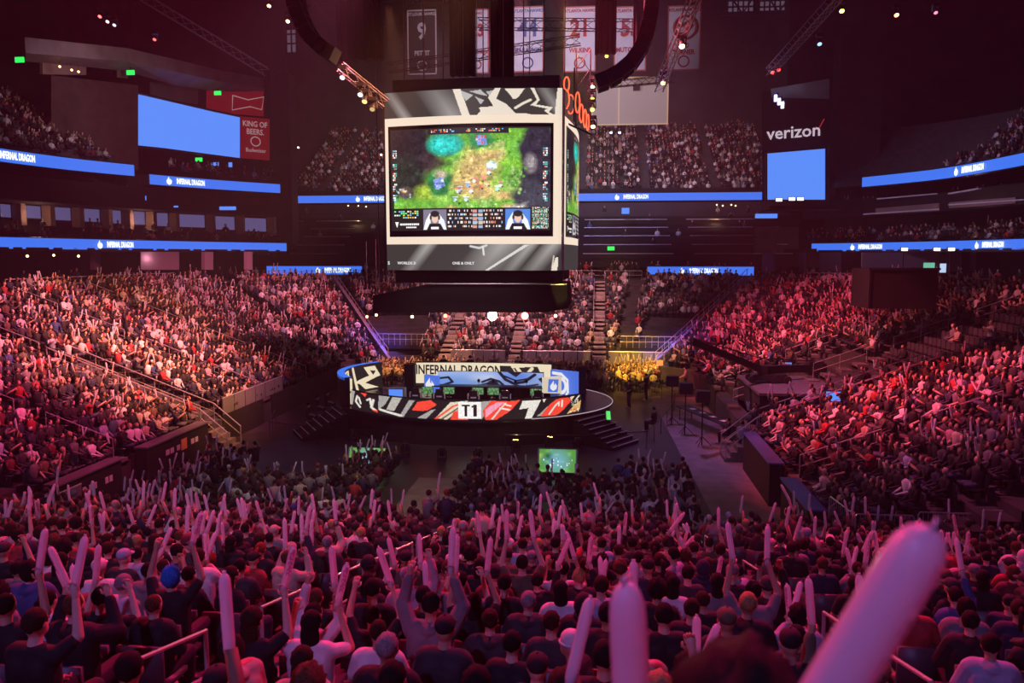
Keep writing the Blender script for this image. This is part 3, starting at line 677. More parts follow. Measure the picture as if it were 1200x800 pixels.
for i in range(22):
    for k in range(118):
        x = -41+k*.55
        if (x+3) % 8.6 < 1.1 or r2.random() > .7: continue
        SEATS.append((x, 105.5+i*.85, 17.9+i*.5, PI, 'upper', i, 0))
for i in range(6):
    for k in range(100):
        x = -40+k*.6
        if r2.random() < .1 and (i > 0): SEATS.append((x, 89.4+i*2.3, 9.6+i*1.02, PI, 'club', i, 0))
for k in range(80):
    if r2.random() < .5: SEATS.append((-26+k*.55, 87.2+r2.random()*1.2, ZC, PI, 'concourse', 0, 0))
FLOORS = []
for blk, (x0, x1) in enumerate(((-17.4, -8.0), (-5.3, 4.4))):
    for i in range(10 if blk else 11):
        y = 25.2+i*.92
        xa = x0+(y-25)*.02
        hole = (-15.2, -11.0) if blk == 0 else (-3.2, .4)
        for k in range(int((x1-xa)/.55)):
            if y > (31.4 if blk == 0 else 32) and hole[0] < xa+k*.55 < hole[1]: continue
            if r2.random() < .93: SEATS.append((xa+k*.55+r2.uniform(-.04, .04), y, 0, r2.gauss(0, .2), 'floor', i, blk))
for k in range(330):
    x = r2.uniform(-17.5, 4.6); y = r2.uniform(57.2, 62.3)
    SEATS.append((x, y, 0, PI+r2.gauss(0, .3), 'pit', 0, 0))
NEAR = []
NRISE = .225
def nearz(j): return .95+j*NRISE
for j in range(27):
    y = 23.3-j*.85; z = nearz(j); r_ = random.Random(100+j)
    x = -17.5+(j % 2)*.27 if j > 0 else -17.3
    while x < 15:
        x += .56; q = x+r_.uniform(-.05, .05)
        if abs(q+3.7) < .55 or abs(q-2.75) < .55 or abs(q+11.2) < .5 or (abs(q-9.6) < .5): continue
        if r_.random() < .05: EMPTY.append((q, y, z, 0)); continue
        NEAR.append((q, y+r_.uniform(-.05, .05), z, r_.gauss(0, .22), j))
for j in range(27): 
    y = 23.3-j*.85; b = MB(); b.box((-1.5, y-.1, (nearz(j)-.1)/2), (37, .85, nearz(j)+.1-.1)); build_structure('terrace_step', b, M_step)
# near people are individuals, drawn by their size in the picture
def frame_of(x, y, z, dz): p = proj((x, y, z+dz)); return p
near_in = []; near_rest = []
SPECIAL = [(140, 668), (200, 676), (1012, 622), (845, 610), (965, 705)]
for s_ in NEAR:
    u, v, k = frame_of(s_[0], s_[1], s_[2], 1.25)
    if k < 2.3: continue
    if -25 < u < 1225 and v < 835: near_in.append((k, u, v, s_))
    elif -260 < u < 1460: near_rest.append(s_)
near_in.sort(key=lambda t: t[0])
chosen = near_in[:268]; near_rest += [t[3] for t in near_in[268:]]
rows_ = {}
for k, u, v, s_ in chosen: rows_.setdefault(s_[4], []).append((u, v, s_))
jr = sorted(rows_, reverse=True)         # the row just below the camera first
STK = []   # (position, direction, owner label or None, depth)
used_labels = set(); NEARFRONT = max(jr)
for ri, j in enumerate(jr):
    L_ = sorted(rows_[j])
    for ci, (u, v, s_) in enumerate(L_):
        r_ = random.Random(int(s_[0]*97)+j*131)
        style = r_.choices(STYLES, WSTY)[0]; hair = r_.choices(HAIRC, HW)[0]; top = r_.choices(CLOTH, CW)[0]; kind = 'hoodie' if r_.random() < .4 else 'tee'
        if style in ('cap', 'beanie'): hair = r_.choices(CLOTH, CW)[0]
        if style == 'hood': hair = top; kind = 'hoodie'
        pose = r_.choices(['rest', 'both_up', 'high', 'one_up', 'clap'], [72, 7, 3, 9, 9])[0]; stand = False; rz = s_[3]+(r_.choice((-1, 1))*.9 if r_.random() < .07 else 0); sc = r_.uniform(.92, 1.06); extra = ''
        if ri < 2 and pose in ('high',): pose = 'one_up'
        for q, (su, sv) in enumerate(SPECIAL):
            if abs(u-su) < 560/FPX*FPX/ k*.5/ (1) and abs(v-sv) < 14 and q not in used_labels and abs(u-su) == min(abs(t[0]-su) for t in L_):
                used_labels.add(q)
                if q == 0: style, hair, top, kind, pose, stand = 'beanie', CLOTH[3], ('pale grey', (.5, .5, .58), 0), 'hoodie', 'rest', False
                if q == 1: style, hair, top = 'bob', ('bright blue', (.02, .2, .7), 0), CLOTH[0]
                if q == 2: style, hair, top, kind, pose, stand = 'short', HAIRC[1], ('grey and blue', (.3, .33, .5), 0), 'hoodie', 'rest', True
                if q == 3: style, hair, top, kind, pose, stand = 'short', HAIRC[0], CLOTH[0], 'hoodie', 'rest', True
                if q == 4: style, hair, top, kind, pose = 'crop', HAIRC[0], CLOTH[1], 'hoodie', 'rest'
        o = make_person((s_[0], s_[1], s_[2]), rz, pose, stand, style, hair, top, kind, r_.choices(SKINC, [5, 5, 3, 2, 4, 1])[0], (.02, .02, .04), sc)
        if {'standing'} and stand and top[0] == 'grey and blue':
            q_ = MB(); q_.tube([(0, -.21, 1.0), (0, -.23, 1.08), (0, -.24, 1.3), (0, -.22, 1.42), (0, -.2, 1.47)], [.1, .15, .16, .13, .07], 10); q_.box((0, -.36, 1.15), (.2, .05, .2)); q_.tube([(-.09, -.12, 1.44), (-.1, .1, 1.46), (-.1, .13, 1.2)], .02, 5); q_.tube([(.09, -.12, 1.44), (.1, .1, 1.46), (.1, .13, 1.2)], .02, 5)
            q_.build('backpack', mat('backpack_cloth', (.015, .014, .018), .8), o, smooth=True)
        act = {'rest': '', 'both_up': ' raising both hands', 'high': ' arms overhead', 'one_up': ' one arm raised', 'clap': ' clapping', 'low_grip': ''}[pose]
        garment = 'hooded top' if kind == 'hoodie' else 'shirt'
        who = f"{'standing ' if stand else ''}person, {top[0]} {garment}, {LONGH[style].format(hair[0])}"
        pos = f"{nth(ri+1)} row up, {nth(ci+1)} from left"
        lab = who+(act if len((who+act+' '+pos).split()) <= 16 else '')+', '+pos; o['label'] = lab; o['group'] = 'crowd in the nearest rows'
        for hp, side, up_ in hand_points(pose, stand, o.location, rz, sc):
            if up_ and r_.random() < .8: STK.append((hp, stick_dir(r_), f"{nth(ri+1)} row up, {nth(ci+1)} person from left", side, ri))
            elif pose == 'clap' and side > 0 and r_.random() < .5: STK.append((hp, stick_dir(r_), f"{nth(ri+1)} row up, {nth(ci+1)} person from left", side, ri))
# ------------------------------------------------------------------ the rest of the crowd: one object
def figure(pose, stand):
    """small figure: list of verts, triangles and a class per triangle (0 skin 1 hair 2 top 3 trousers)"""
    P, dz = skeleton(pose, stand); mb = MB(); N_ = 5
    def addc(a, c, ra, rb, m, n=5): mb.tube([a, c], [ra, rb], n, m)
    for k, a, c, ra, rb in P:
        if k in ('shin', 'foot') and not stand: continue
        if k == 'torso': continue
        if k == 'upper': addc(a, c, .06, .055, 2, 4)
        elif k == 'fore': addc(a, c+(c-a)*.35, .05, .035, 0 if pose != 'rest' else 2, 4)
        elif k == 'thigh' or k == 'shin': addc(a, c, ra+.02, rb+.02, 3, 4)
        elif k == 'neck': addc(a, c, .055, .05, 0, 4)
    mb.tube([(0, 0, .44+dz), (0, -.02, .7+dz), (0, -.01, .97+dz), (0, -.01, 1.06+dz)], [.15, .16, .2, .08], 7, 2)
    h = Vector((0, .03, 1.215+dz)); mb.ball(h, (.08, .092, .112), 7, 6, 0); mb.ball(h+Vector((0, -.025, .03)), (.09, .095, .1), 7, 5, 1)
    for i, v in enumerate(mb.v): mb.v[i] = (v[0], v[1]*1.0, v[2])
    T, K = [], []
    for f, m in zip(mb.f, mb.m):
        for t in tri([f]): T.append(t); K.append(m)
    return np.array(mb.v, np.float32), np.array(T, np.int32), np.array(K)
FIG = {(p_, st): figure(p_, st) for p_ in POSES for st in (False, True)}
inst = {}
def put(x, y, z, h, pose, stand, sc, cols): inst.setdefault((pose, stand), []).append((x, y, z, h, sc, cols))
r3 = random.Random(5)
def tone(c): return np.array(c)*r3.uniform(.75, 1.2)
PW = {'near': [73, 7, 3, 9, 0, 8], 'floor': [74, 6, 4, 8, 0, 8], 'upper': [86, 4, 2, 4, 0, 4], 'club': [88, 3, 2, 3, 0, 4], 'pit': [40, 16, 12, 16, 0, 16]}
PALE = {'left': 18, 'right': 15, 'far': 20, 'pit': 30, 'floor': 12, 'upper': 20, 'club': 16, 'concourse': 14}
SEATPOS = []
for s_ in SEATS+[(a, b_, c, d, 'near', j, 0) for a, b_, c, d, j in near_rest]:
    x, y, z, h, zn, i, _ = s_
    u, v, k = proj((x, y, z+1))
    if k < 1 or not (-160 < u < 1360) or v > 1050: continue
    if zn in ('left', 'right', 'far', 'near') : SEATPOS.append((x, y, z, h, zn, i, u))
    if not (occupied(s_) if zn in ('left', 'right', 'far') else True): continue
    w_ = list(CW); w_[4] = PALE.get(zn, 12); 
    if zn in ('far', 'pit'): w_[0] = 30
    top = r3.choices(CLOTH, w_)[0][1]
    if zn == 'pit' and r3.random() < .5: top = (.7, .55, .25)  # yellow light on the pit put into half of its tops
    stand = zn in ('pit', 'concourse') or (zn in ('left', 'right', 'near') and r3.random() < .03)
    pose = r3.choices(list(POSES), PW.get(zn, [66, 8, 5, 9, 0, 12]))[0]
    sc = r3.uniform(.92, 1.08); hd = h+r3.gauss(0, .25)
    put(x+r3.uniform(-.05, .05), y+r3.uniform(-.05, .05), z, hd, pose, stand, sc, (tone(r3.choices(SKINC, [5, 5, 3, 2, 4, 1])[0]), tone(r3.choices(HAIRC, HW)[0][1] if r3.random() < .85 else r3.choices(CLOTH, CW)[0][1]), tone(top)*(.85 if zn in ('left', 'right') else 1), tone(r3.choice([(.02, .02, .03), (.02, .02, .03), (.04, .05, .1), (.1, .1, .12)]))))
    if pose != 'rest' and zn != 'upper' and r3.random() < {'left': .5, 'right': .5, 'far': .35, 'floor': .8, 'near': .85, 'pit': .25}.get(zn, .25):
        for hp, side, up_ in hand_points(pose, stand, (x, y, z), hd, sc):
            if up_ or side > 0: STK.append((hp, stick_dir(r3), None, side, 99))
VV, TT, CC = [], [], []; base = 0
for key, L_ in inst.items():
    v, t, kk = FIG[key]; n = len(L_); A = np.array([l[:5] for l in L_], np.float32)
    c_, s__ = np.cos(A[:, 3]), np.sin(A[:, 3]); sc = A[:, 4]
    X = (v[None, :, 0]*c_[:, None]-v[None, :, 1]*s__[:, None])*sc[:, None]+A[:, 0:1]; Y = (v[None, :, 0]*s__[:, None]+v[None, :, 1]*c_[:, None])*sc[:, None]+A[:, 1:2]; Z = v[None, :, 2]*sc[:, None]+A[:, 2:3]
    VV.append(np.stack([X, Y, Z], -1).reshape(-1, 3)); TT.append((t[None]+(base+np.arange(n)*len(v))[:, None, None]).reshape(-1, 3)); base += n*len(v)
    cols = np.array([l[5] for l in L_]); CC.append(cols[:, kk, :].reshape(-1, 3))
np_mesh('crowd', np.concatenate(VV), np.concatenate(TT), np.concatenate(CC), M_crowd, kind='stuff', label='dense seated crowd filling the side stands, far end, upper decks and floor blocks', smooth=True)
print('crowd figures', sum(len(l) for l in inst.values()), 'tris', sum(len(t) for t in TT))
# ------------------------------------------------------------------ cheering sticks
cand = []
for hp, d, own, side, ri in STK:
    u, v, k = proj(hp+d*.3)
    if k > .5 and -20 < u < 1220 and v < 840: cand.append((k, hp, d, own, side, ri))
cand.sort(key=lambda t: t[0])
def place_stick(p, d, label, group=None, sc=1, name='cheering_stick'):
    o = link(name, STICK, None, p-d*.06*sc, label=label, cat='inflatable stick', group=group); q = d.to_track_quat('Z', 'Y')
    o.rotation_euler = (q @ Matrix.Rotation(rnd.uniform(-1.2, 1.2)+PI, 3, 'Z').to_quaternion()).to_euler(); o.scale = (sc,)*3; return o
ind = cand[:297]; rest = cand[297:]
rr = {}
for t in ind:
    if t[3] is None: rr.setdefault(int((t[1].y)/.85), []).append(t)
order = {}
for n_, key in enumerate(sorted(rr)):
    for m_, t in enumerate(sorted(rr[key], key=lambda t: proj(t[1])[0])): order[id(t)] = (n_+1, m_+1)
for t in ind:
    if t[3]: place_stick(t[1], t[2], f"white inflatable stick, {'left' if t[4] < 0 else 'right'} hand, {t[3]}", 'inflatable sticks in the nearest rows')
    else: n_, m_ = order[id(t)]; place_stick(t[1], t[2], f"small white inflatable stick beyond the nearest rows, {nth(n_)} line back, {nth(m_)} from left", 'inflatable sticks in the nearest rows')
mb = MB(); mb.tube([(0, 0, 0), (0, 0, .03), (0, 0, .43), (0, 0, .46)], [.018, .034, .034, .018], 6); sv = np.array(mb.v, np.float32); st_ = np.array(tri(mb.f), np.int32)
VV, TT = [], []
for n_, (k, hp, d, *_r) in enumerate(rest):
    M = np.array(d.to_track_quat('Z', 'Y').to_matrix()); VV.append(sv @ M.T+np.array(hp-d*.06)); TT.append(st_+n_*len(sv))
np_mesh('cheering_sticks', np.concatenate(VV), np.concatenate(TT), None, M_stick, kind='stuff', label='white inflatable cheering sticks raised all through the farther crowd', smooth=True)
print('sticks', len(cand))
# ------------------------------------------------------------------ seats
def seat_mb(mb=None):
    mb = mb or MB(); mb.box((0, -.02, .42), (.46, .42, .05)); mb.box((0, -.25, .62), (.46, .05, .46)); mb.box((0, -.1, .2), (.08, .1, .4)); return mb
sm_ = seat_mb(); sv = np.array(sm_.v, np.float32); st_ = np.array(sm_.f, np.int32)
emp = [s for s in SEATPOS if s[4] == 'right' and 38.4 < s[1] < 45.2 and 7 < s[5] < 16 and s[6] < 1190]
emp_k = set((s[0], s[1]) for s in emp)
pan = MB(); pan.box((0, .0, .43), (.46, .4, .05)); pan.box((0, .19, .45), (.44, .05, .03)); PAN = pan.mesh('seat_pan', [M_seat])
bk = MB(); bk.prism([(-.23, -.27), (.23, -.27), (.23, -.22), (-.23, -.22)], .46, .8); bk.prism([(-.19, -.27), (.19, -.27), (.19, -.22), (-.19, -.22)], .8, .86); BK = bk.mesh('seat_back', [M_seat])
lg = MB(); lg.box((0, -.12, .2), (.08, .12, .4)); lg.box((-.24, -.06, .5), (.04, .3, .04)); lg.box((.24, -.06, .5), (.04, .3, .04)); LG = lg.mesh('seat_stand', [M_blackp])
def make_seat(x, y, z, h, label, group):
    r = empty('arena_seat', (x, y, z), h, label=label, cat='seat', group=group)
    link('seat_pan', PAN, r); link('seat_back', BK, r); link('seat_stand', LG, r); return r
er = {}
for s in emp: er.setdefault(s[5], []).append(s)
for n_, i in enumerate(sorted(er)):
    for m_, s in enumerate(sorted(er[i], key=lambda t: t[6])): make_seat(s[0], s[1], s[2], s[3], f"dark empty folding seat in the right stand, {nth(n_+1)} empty row up, {nth(m_+1)} from left", 'empty seats in the right stand')
for n_, (x, y, z, h) in enumerate(sorted(e for e in EMPTY if -15 < proj((e[0], e[1], e[2]+.6))[0] < 1215 and e[1] > 2.6 and e[1] < 16)):
    make_seat(x, y, z, h, f"dark empty seat among the nearest rows, {nth(n_+1)} counted from the left edge", 'empty seats in the nearest rows')
P_ = [s for s in SEATPOS if (s[0], s[1]) not in emp_k]+[(s[0], s[1], s[2], 0, '', 0, 0) for _, _, _, s in chosen]
A = np.array([s[:4] for s in P_], np.float32); c_, s__ = np.cos(A[:, 3]), np.sin(A[:, 3])
X = sv[None, :, 0]*c_[:, None]-sv[None, :, 1]*s__[:, None]+A[:, 0:1]; Y = sv[None, :, 0]*s__[:, None]+sv[None, :, 1]*c_[:, None]+A[:, 1:2]; Z = sv[None, :, 2]+A[:, 2:3]
np_mesh('stadium_seats', np.stack([X, Y, Z], -1).reshape(-1, 3), (st_[None]+(np.arange(len(P_))*len(sv))[:, None, None]).reshape(-1, 4), None, M_seat, kind='stuff', label='rows of dark folding seats under the crowd')
# ------------------------------------------------------------------ the head and the two big sticks right before the camera
p = at(868, 838, 1.12); fg = make_person((p.x, p.y-.03, p.z-1.255), .0, 'low_grip', False, 'curly', HAIRC[0], CLOTH[0], 'tee', SKINC[1], label='dark blurred back of a head at the bottom, directly before the camera', group=None)
def big_stick(a, b_, r_, label):
    a, b_ = Vector(a), Vector(b_); d = (b_-a); o = link('cheering_stick', STICK, None, a, label=label, cat='inflatable stick'); o.rotation_euler = d.to_track_quat('Z', 'Y').to_euler(); o.rotation_euler.rotate_axis('Z', 2.6)
    o.scale = (r_/.033, r_/.033, d.length/.46); return o
big_stick(at(745, 955, 1.5), at(734, 683, 1.5), .036, 'big blurred upright inflatable stick at the bottom centre, left of the dark head')
big_stick(at(905, 925, .98), at(1092, 618, 1.0), .035, 'huge blurred inflatable stick slanting up right, right of the dark head')
p = at(745, 925, 1.5); make_person((p.x-.22, p.y-.19, p.z-1.44), 0, 'one_up', False, 'short', HAIRC[0], CLOTH[0], 'tee', SKINC[0], label='person below the frame holding up the big upright stick at the bottom centre')
for q, (px, py, Y) in enumerate(()):
    p = at(px, py, Y); make_person((p.x-(.2 if q == 0 else -.02), p.y-.32, p.z-1.42), 0, 'one_up', False, 'short', HAIRC[0], CLOTH[(2, 0)[q]], 'tee', SKINC[0], label=('arm of a person holding up the big upright stick at the bottom edge', 'person below the frame holding the huge slanted stick')[q]) if False else None
# people on the arena floor
def floor_person(px, py, lab, rz=0, pose='rest', z=0, top=CLOTH[0], hair=HAIRC[0], style='short', stand=True, group=None, kind='tee', pants=(.012, .012, .014), skin=SKINC[0]):
    q = atz(px, py, z); return make_person(q, rz, pose, stand, style, hair, top, kind, skin, pants, 1.06, label=lab, group=group)
floor_person(869, 537, 'standing steward in pale shirt at the foot of the right stair', -.4, top=('lilac', (.45, .4, .6), 0))
floor_person(757, 469, 'standing person in black on the floor right of the round stage', 1.2)
floor_person(737, 478, 'person in black standing in shade beside the stage rim', 2)
floor_person(803, 459, 'person in pink shirt standing by the right walkway', 1.5, top=CLOTH[10])
floor_person(853, 520, 'seated person in dark suit beside the camera platform', 1.2, stand=False, hair=HAIRC[1])
floor_person(766, 506, 'person in black crouching on the dark floor right of the stage steps', 1.1, stand=False)
floor_person(889, 505, 'person in pale coat at the top of the right stair rail', 1, top=CLOTH[12])
floor_person(906, 500, 'person in dark clothes bending under the camera platform', 2.2, 'clap')
for i, (px, py) in enumerate(((362, 500), (372, 490), (384, 484))): floor_person(px, py, ('person sitting on the dark floor left of the stage stair, nearest', 'person sitting left of the stage stair, middle of three', 'person sitting left of the stage stair, farthest')[i], -1.2, stand=False)
# ------------------------------------------------------------------ round stage
SC = Vector((-7.15, 46.3, 0)); SR = 8.1; SQ = .79
def circ(r, a0, a1, n, c=SC): return [Vector((c.x+math.cos(R(a0+(a1-a0)*i/n))*r, c.y+math.sin(R(a0+(a1-a0)*i/n))*r*SQ, 0)) for i in range(n+1)]
stage = empty('round_stage', (SC.x, SC.y, 0), label='raised round stage with dark skirt and lit LED rim in the middle', cat='stage')
ring = [(math.cos(2*PI*i/64), SQ*math.sin(2*PI*i/64)) for i in range(64)]
b = MB(); b.prism([(x*SR, y*SR) for x, y in ring], 1.25, 1.4); b.build('deck', M_deck, stage)
b = MB(); b.prism([(x*(SR-.15), y*(SR-.15)) for x, y in ring], 0, 1.25); b.build('skirt', M_black, stage)
b = MB(); b.tube([(x*(SR+.02), y*(SR+.02), 1.4) for x, y in ring[53:]+ring[:12]], .025, 5, cap=False); b.build('rim_light', glow('rim_glow', (.8, .6, .7), .6), stage)
# LED balustrade of the stage front: artwork painted as facets
cv = Canvas(330, 34, (.012, .01, .012))
red = (.95, .07, .04); wt = (.82, .78, .7); gy = (.4, .38, .36)
cv.poly([(.0, 0), (.03, 0), (.012, .8), (0, .8)], gy); cv.line([(.045, .25), (.035, .55), (.06, .8)], .006, wt); cv.line([(.055, .3), (.065, .6)], .005, wt)
cv.poly([(.065, 0), (.1, 0), (.09, .2)], red); cv.line([(.1, .35), (.115, .25), (.118, .55)], .005, wt); cv.line([(.13, .3), (.12, .7), (.14, .85)], .006, wt); cv.poly([(.12, .85), (.15, .8), (.15, .95)], red)
cv.poly([(.155, 0), (.2, 0), (.18, .45), (.15, .8)], gy); cv.poly([(.21, 0), (.245, 0), (.215, .75), (.185, .7)], wt, .6); cv.poly([(.27, .1), (.29, .1), (.25, 1), (.235, 1)], gy)
cv.line([(.16, .75), (.2, .85), (.24, .95)], .006, wt)
cv.poly([(.3, .15), (.345, .02), (.365, .25), (.33, .6), (.28, .62)], red); cv.poly([(.345, .55), (.36, .5), (.33, 1), (.3, 1)], gy)
cv.poly([(.36, .95), (.41, .1), (.47, .0), (.44, .5), (.4, 1)], (.75, .68, .5)); cv.line([(.36, 1), (.42, .3), (.46, .1)], .004, red); cv.line([(.38, 1), (.44, .35)], .003, (.1, .05, .03)); cv.poly([(.42, .6), (.47, .3), (.47, 1), (.41, 1)], red)
cv.rect(.435, .05, .515, .95, (.95, .93, .9))
for x0, y0, x1, y1 in ((.449, .2, .476, .29), (.458, .2, .467, .82), (.488, .2, .499, .82), (.482, .26, .49, .36)): cv.rect(x0, y0, x1, y1, (.02, .01, .01))
cv.poly([(.515, .05), (.56, .0), (.53, .7), (.515, 1)], gy); cv.poly([(.55, .0), (.62, .05), (.665, 0), (.625, .55), (.57, 1), (.53, 1), (.52, .55)], red); cv.poly([(.53, .45), (.57, .1), (.6, .1), (.53, .9)], (.95, .35, .5))
cv.line([(.555, .95), (.585, .45), (.605, .15)], .003, wt); cv.line([(.585, .4), (.62, .5)], .004, wt); cv.line([(.6, .2), (.625, .3)], .004, wt)
cv.poly([(.675, .05), (.76, .05), (.735, .55), (.715, 1), (.685, 1), (.7, .45), (.66, .5)], wt); cv.poly([(.765, .02), (.785, .02), (.773, .22)], wt)
cv.poly([(.74, .9), (.79, .45), (.79, .95)], gy); cv.poly([(.755, .95), (.8, .35), (.84, .08), (.91, .05), (.93, .25), (.88, .7), (.84, .95)], red); cv.line([(.8, .85), (.835, .4), (.855, .25), (.853, .45)], .004, wt); cv.line([(.873, .2), (.871, .5)], .005, wt)
cv.poly([(.92, .05), (.955, .02), (.93, .25)], (.8, .6, .45)); cv.poly([(.9, .95), (.95, .5), (1, .3), (.99, .8)], (.75, .45, .15)); cv.bits(.925, .25, .98, .55, 12, 4, [wt], .5, 3); cv.line([(.965, .2), (.985, .05)], .004, wt); cv.bits(.92, .72, .985, .9, 8, 2, [wt, red], .8, 4)
cv.noise(.12, 2, 3)
lf = 0
def rimfn(a0, a1, r, z0, z1, c=SC):
    return lambda u, v: (c.x+math.cos(R(a0+(a1-a0)*u))*r, c.y+math.sin(R(a0+(a1-a0)*u))*r*SQ, z1+(z0-z1)*v)
led = empty('led_balustrade', label='long curved LED front of the stage with red, white and black artwork', cat='led wall')
rf = rimfn(216, 323, SR-.15, 1.4, 2.4); led_sheet('led_picture', cv, lambda u, v: rf(u+.075*math.sin(u*PI), v), M_led, led)
b = MB(); A = circ(SR-.3, 216, 323, 40); b.strip([(p.x, p.y, 1.4) for p in A], [(p.x, p.y, 2.45) for p in A]); O_ = circ(SR-.15, 216, 323, 40); b.strip([(p.x, p.y, 2.45) for p in A], [(p.x, p.y, 2.43) for p in O_]); b.build('backing', M_black, led)
# left curved wing wall with cream lettering, and the back ring wall
cream = (.85, .72, .5)
cvw = Canvas(150, 60, (.015, .012, .012)); cvw.poly([(0, .05), (.5, .05), (.55, .95), (0, .95)], cream); cvw.rect(.03, .5, .5, .56, (.02, .02, .02)); cvw.line([(.6, .05), (.68, .9)], .02, cream); cvw.poly([(.62, .6), (.85, .45), (.78, .1), (.92, .1), (.98, .5), (.8, .7), (.96, .95), (.8, .95), (.72, .7)], cream); cvw.poly([(.86, .25), (.93, .3), (.9, .45)], (.02, .02, .02))
wing = empty('led_wing_wall', label='curved wall at the left of the stage with cream lettering on black', cat='led wall')
led_sheet('led_picture', cvw, rimfn(213, 148, SR-.4, 1.4, 3.05), M_led, wing)
# the artwork faces inward; the wing's outer side and its blue cap
b = MB(); A = circ(SR-.26, 213, 148, 16); B_ = circ(SR+.05, 213, 148, 16); b.strip([(p.x, p.y, 1.4) for p in A], [(p.x, p.y, 3.05) for p in A]); b.strip([(p.x, p.y, 1.4) for p in B_], [(p.x, p.y, 3.05) for p in B_]); b.build('outer_wall', M_black, wing)
b = MB(); A = circ(SR-.38, 213, 148, 16); b.strip([(p.x, p.y, 3.07) for p in A], [(p.x, p.y, 3.07) for p in B_]); b.strip([(p.x, p.y, 2.9) for p in B_], [(p.x, p.y, 3.07) for p in B_]); b.build('blue_cap', M_blue, wing)
for a_, s_ in ((196, 'DRAGON'),):
    p = circ(SR-.5, a_, a_, 1)[0]; text(s_, .55, M_blackp, facing((p.x, p.y, 2.72), (math.sin(R(a_)), -math.cos(R(a_)), 0)) , parent=wing, bold=.03, sx=.8)
back = empty('led_back_wall', label='straight cream and black LED wall behind the stage with bold lettering', cat='led wall')
cvb = Canvas(220, 36, (.85, .74, .52)); cvb.rect(0, .9, 1, 1, (.02, .02, .02)); cvb.poly([(.62, .1), (.7, .1), (.8, .9), (.66, .9)], (.02, .02, .02)); cvb.poly([(.72, .2), (.9, .1), (.93, .5), (.78, .6)], (.02, .02, .02)); cvb.line([(.74, .1), (.8, .6), (.86, .2)], .012, cream); cvb.rect(.0, 0, .01, 1, (.02, .02, .02))
q0, q1 = at(486, 447, 50.2), at(646, 447, 50.2)
led_sheet('led_picture', cvb, lambda u, v: (q0.x+(q1.x-q0.x)*u, 50.2+.4*math.sin(u*PI), 2.95-1.5*v), M_led, back)
text('INFERNAL DRAGON', .85, M_blackp, facing(Vector((at(537, 440, 50).x, 50.1, 2.5)), (1, 0, 0)), parent=back, bold=.02, sx=.72)
b = MB(); b.box(((q0.x+q1.x)/2, 50.9, 2.15), (q1.x-q0.x+.3, .2, 1.6)); b.build('backing', M_black, back)
b = MB(); b.box((0, 0, 1.5), (.8, 1.2, 3)); 
for px, lab in ((481, 'black end pier at the left of the back LED wall'), (681, 'black end pier right of the blue emblem panel')):
    p = at(px, 470, 49); q = MB(); q.box((0, 0, .78), (.6, .6, 1.56)); q.box((0, 0, 1.6), (.68, .68, .08)); q.box((0, 0, .06), (.68, .68, .1)); q.build('end_pier', M_black, None, loc=(p.x, 49, 1.4), label=lab, cat='pier')
# blue LED picture of dark dragon swirls between the players' desks
cvc = Canvas(200, 44, (.3, .42, .75)); 
for i in range(44): cvc.a[i] *= (1.1-.5*i/44)
cvc.blob(.12, .6, .3, .5, (.12, .3, .8), .9, .8); cvc.blob(.75, .2, .25, .5, (.1, .22, .7), .8, .9); cvc.blob(.45, .3, .2, .3, (.6, .66, .85), .9, .7)
dk = (.01, .012, .03)
for pts, wd in (([(.42, .55), (.5, .38), (.58, .5), (.66, .9)], .012), ([(.38, .75), (.48, .6), (.6, .72)], .008), ([(.58, .0), (.64, .4), (.72, .6), (.82, .5), (.92, .1)], .016), ([(.62, .2), (.74, .45), (.88, .3)], .01), ([(.7, .6), (.8, .75), (.95, .6)], .008), ([(.02, .35), (.1, .3), (.14, .55), (.06, .7)], .012)): cvc.line(pts, wd, dk)
cvc.blob(.52, .75, .07, .35, dk, .2); cvc.poly([(.66, 0), (.74, .25), (.8, .0)], dk); cvc.poly([(.95, .3), (1, .2), (1, .6)], dk)
q0, q1 = at(514, 445, 47.6), at(637, 445, 47.6)
mid = empty('led_center_wall', label='wide blue LED wall with black dragon swirls behind the players', cat='led wall')
led_sheet('led_picture', cvc, lambda u, v: (q0.x+(q1.x-q0.x)*u, 47.3+.3*math.sin(u*PI), 2.82-1.15*v), M_led, mid)
b = MB(); b.box(((q0.x+q1.x)/2, 47.8, 2.1), (q1.x-q0.x, .2, 1.4)); b.build('backing', M_black, mid)
# blue and cream emblem panels
def emblem_panel(px0, px1, yt0, yt1, yb0, yb1, Y0_, Y1_, m, mi, s, lab, sq=None):
    o, c, rt, q = flat_panel('emblem_panel', px0, px1, yt0, yt1, yb0, yb1, Y0_, Y1_, m, label=lab, cat='panel'); n_ = rt.cross(Vector((0, 0, 1)))
    if sq: e = MB(); e.box((0, 0, 0), (s*1.0, s*1.25, .03)); e = e.build('emblem_ground', sq, o); e.matrix_world = facing(c, rt)
    icon_mesh(facing(c+n_*.05, rt), s, mi, o); return o
M_pblue = glow('panel_blue', (.08, .2, .85), .85); M_pwhite = glow('panel_white', (.9, .9, .95), .9); M_pcream = glow('panel_cream', (.85, .74, .55), .8)
emblem_panel(497, 513, 439, 441, 458, 460, 46.2, 46, M_pblue, M_pwhite, .8, 'blue panel with white flame emblem left of the players')
emblem_panel(637, 658, 443, 441, 460.5, 461, 45.6, 46, M_pcream, M_pwhite, .6, 'cream panel with a blue flame emblem square right of the players', M_pblue)
o, c, rt, q = flat_panel('emblem_panel', 645, 674, 433, 436, 469, 467, 49, 47.5, M_pblue, label='large blue panel with bold white curved mark behind the cream panel', cat='panel')
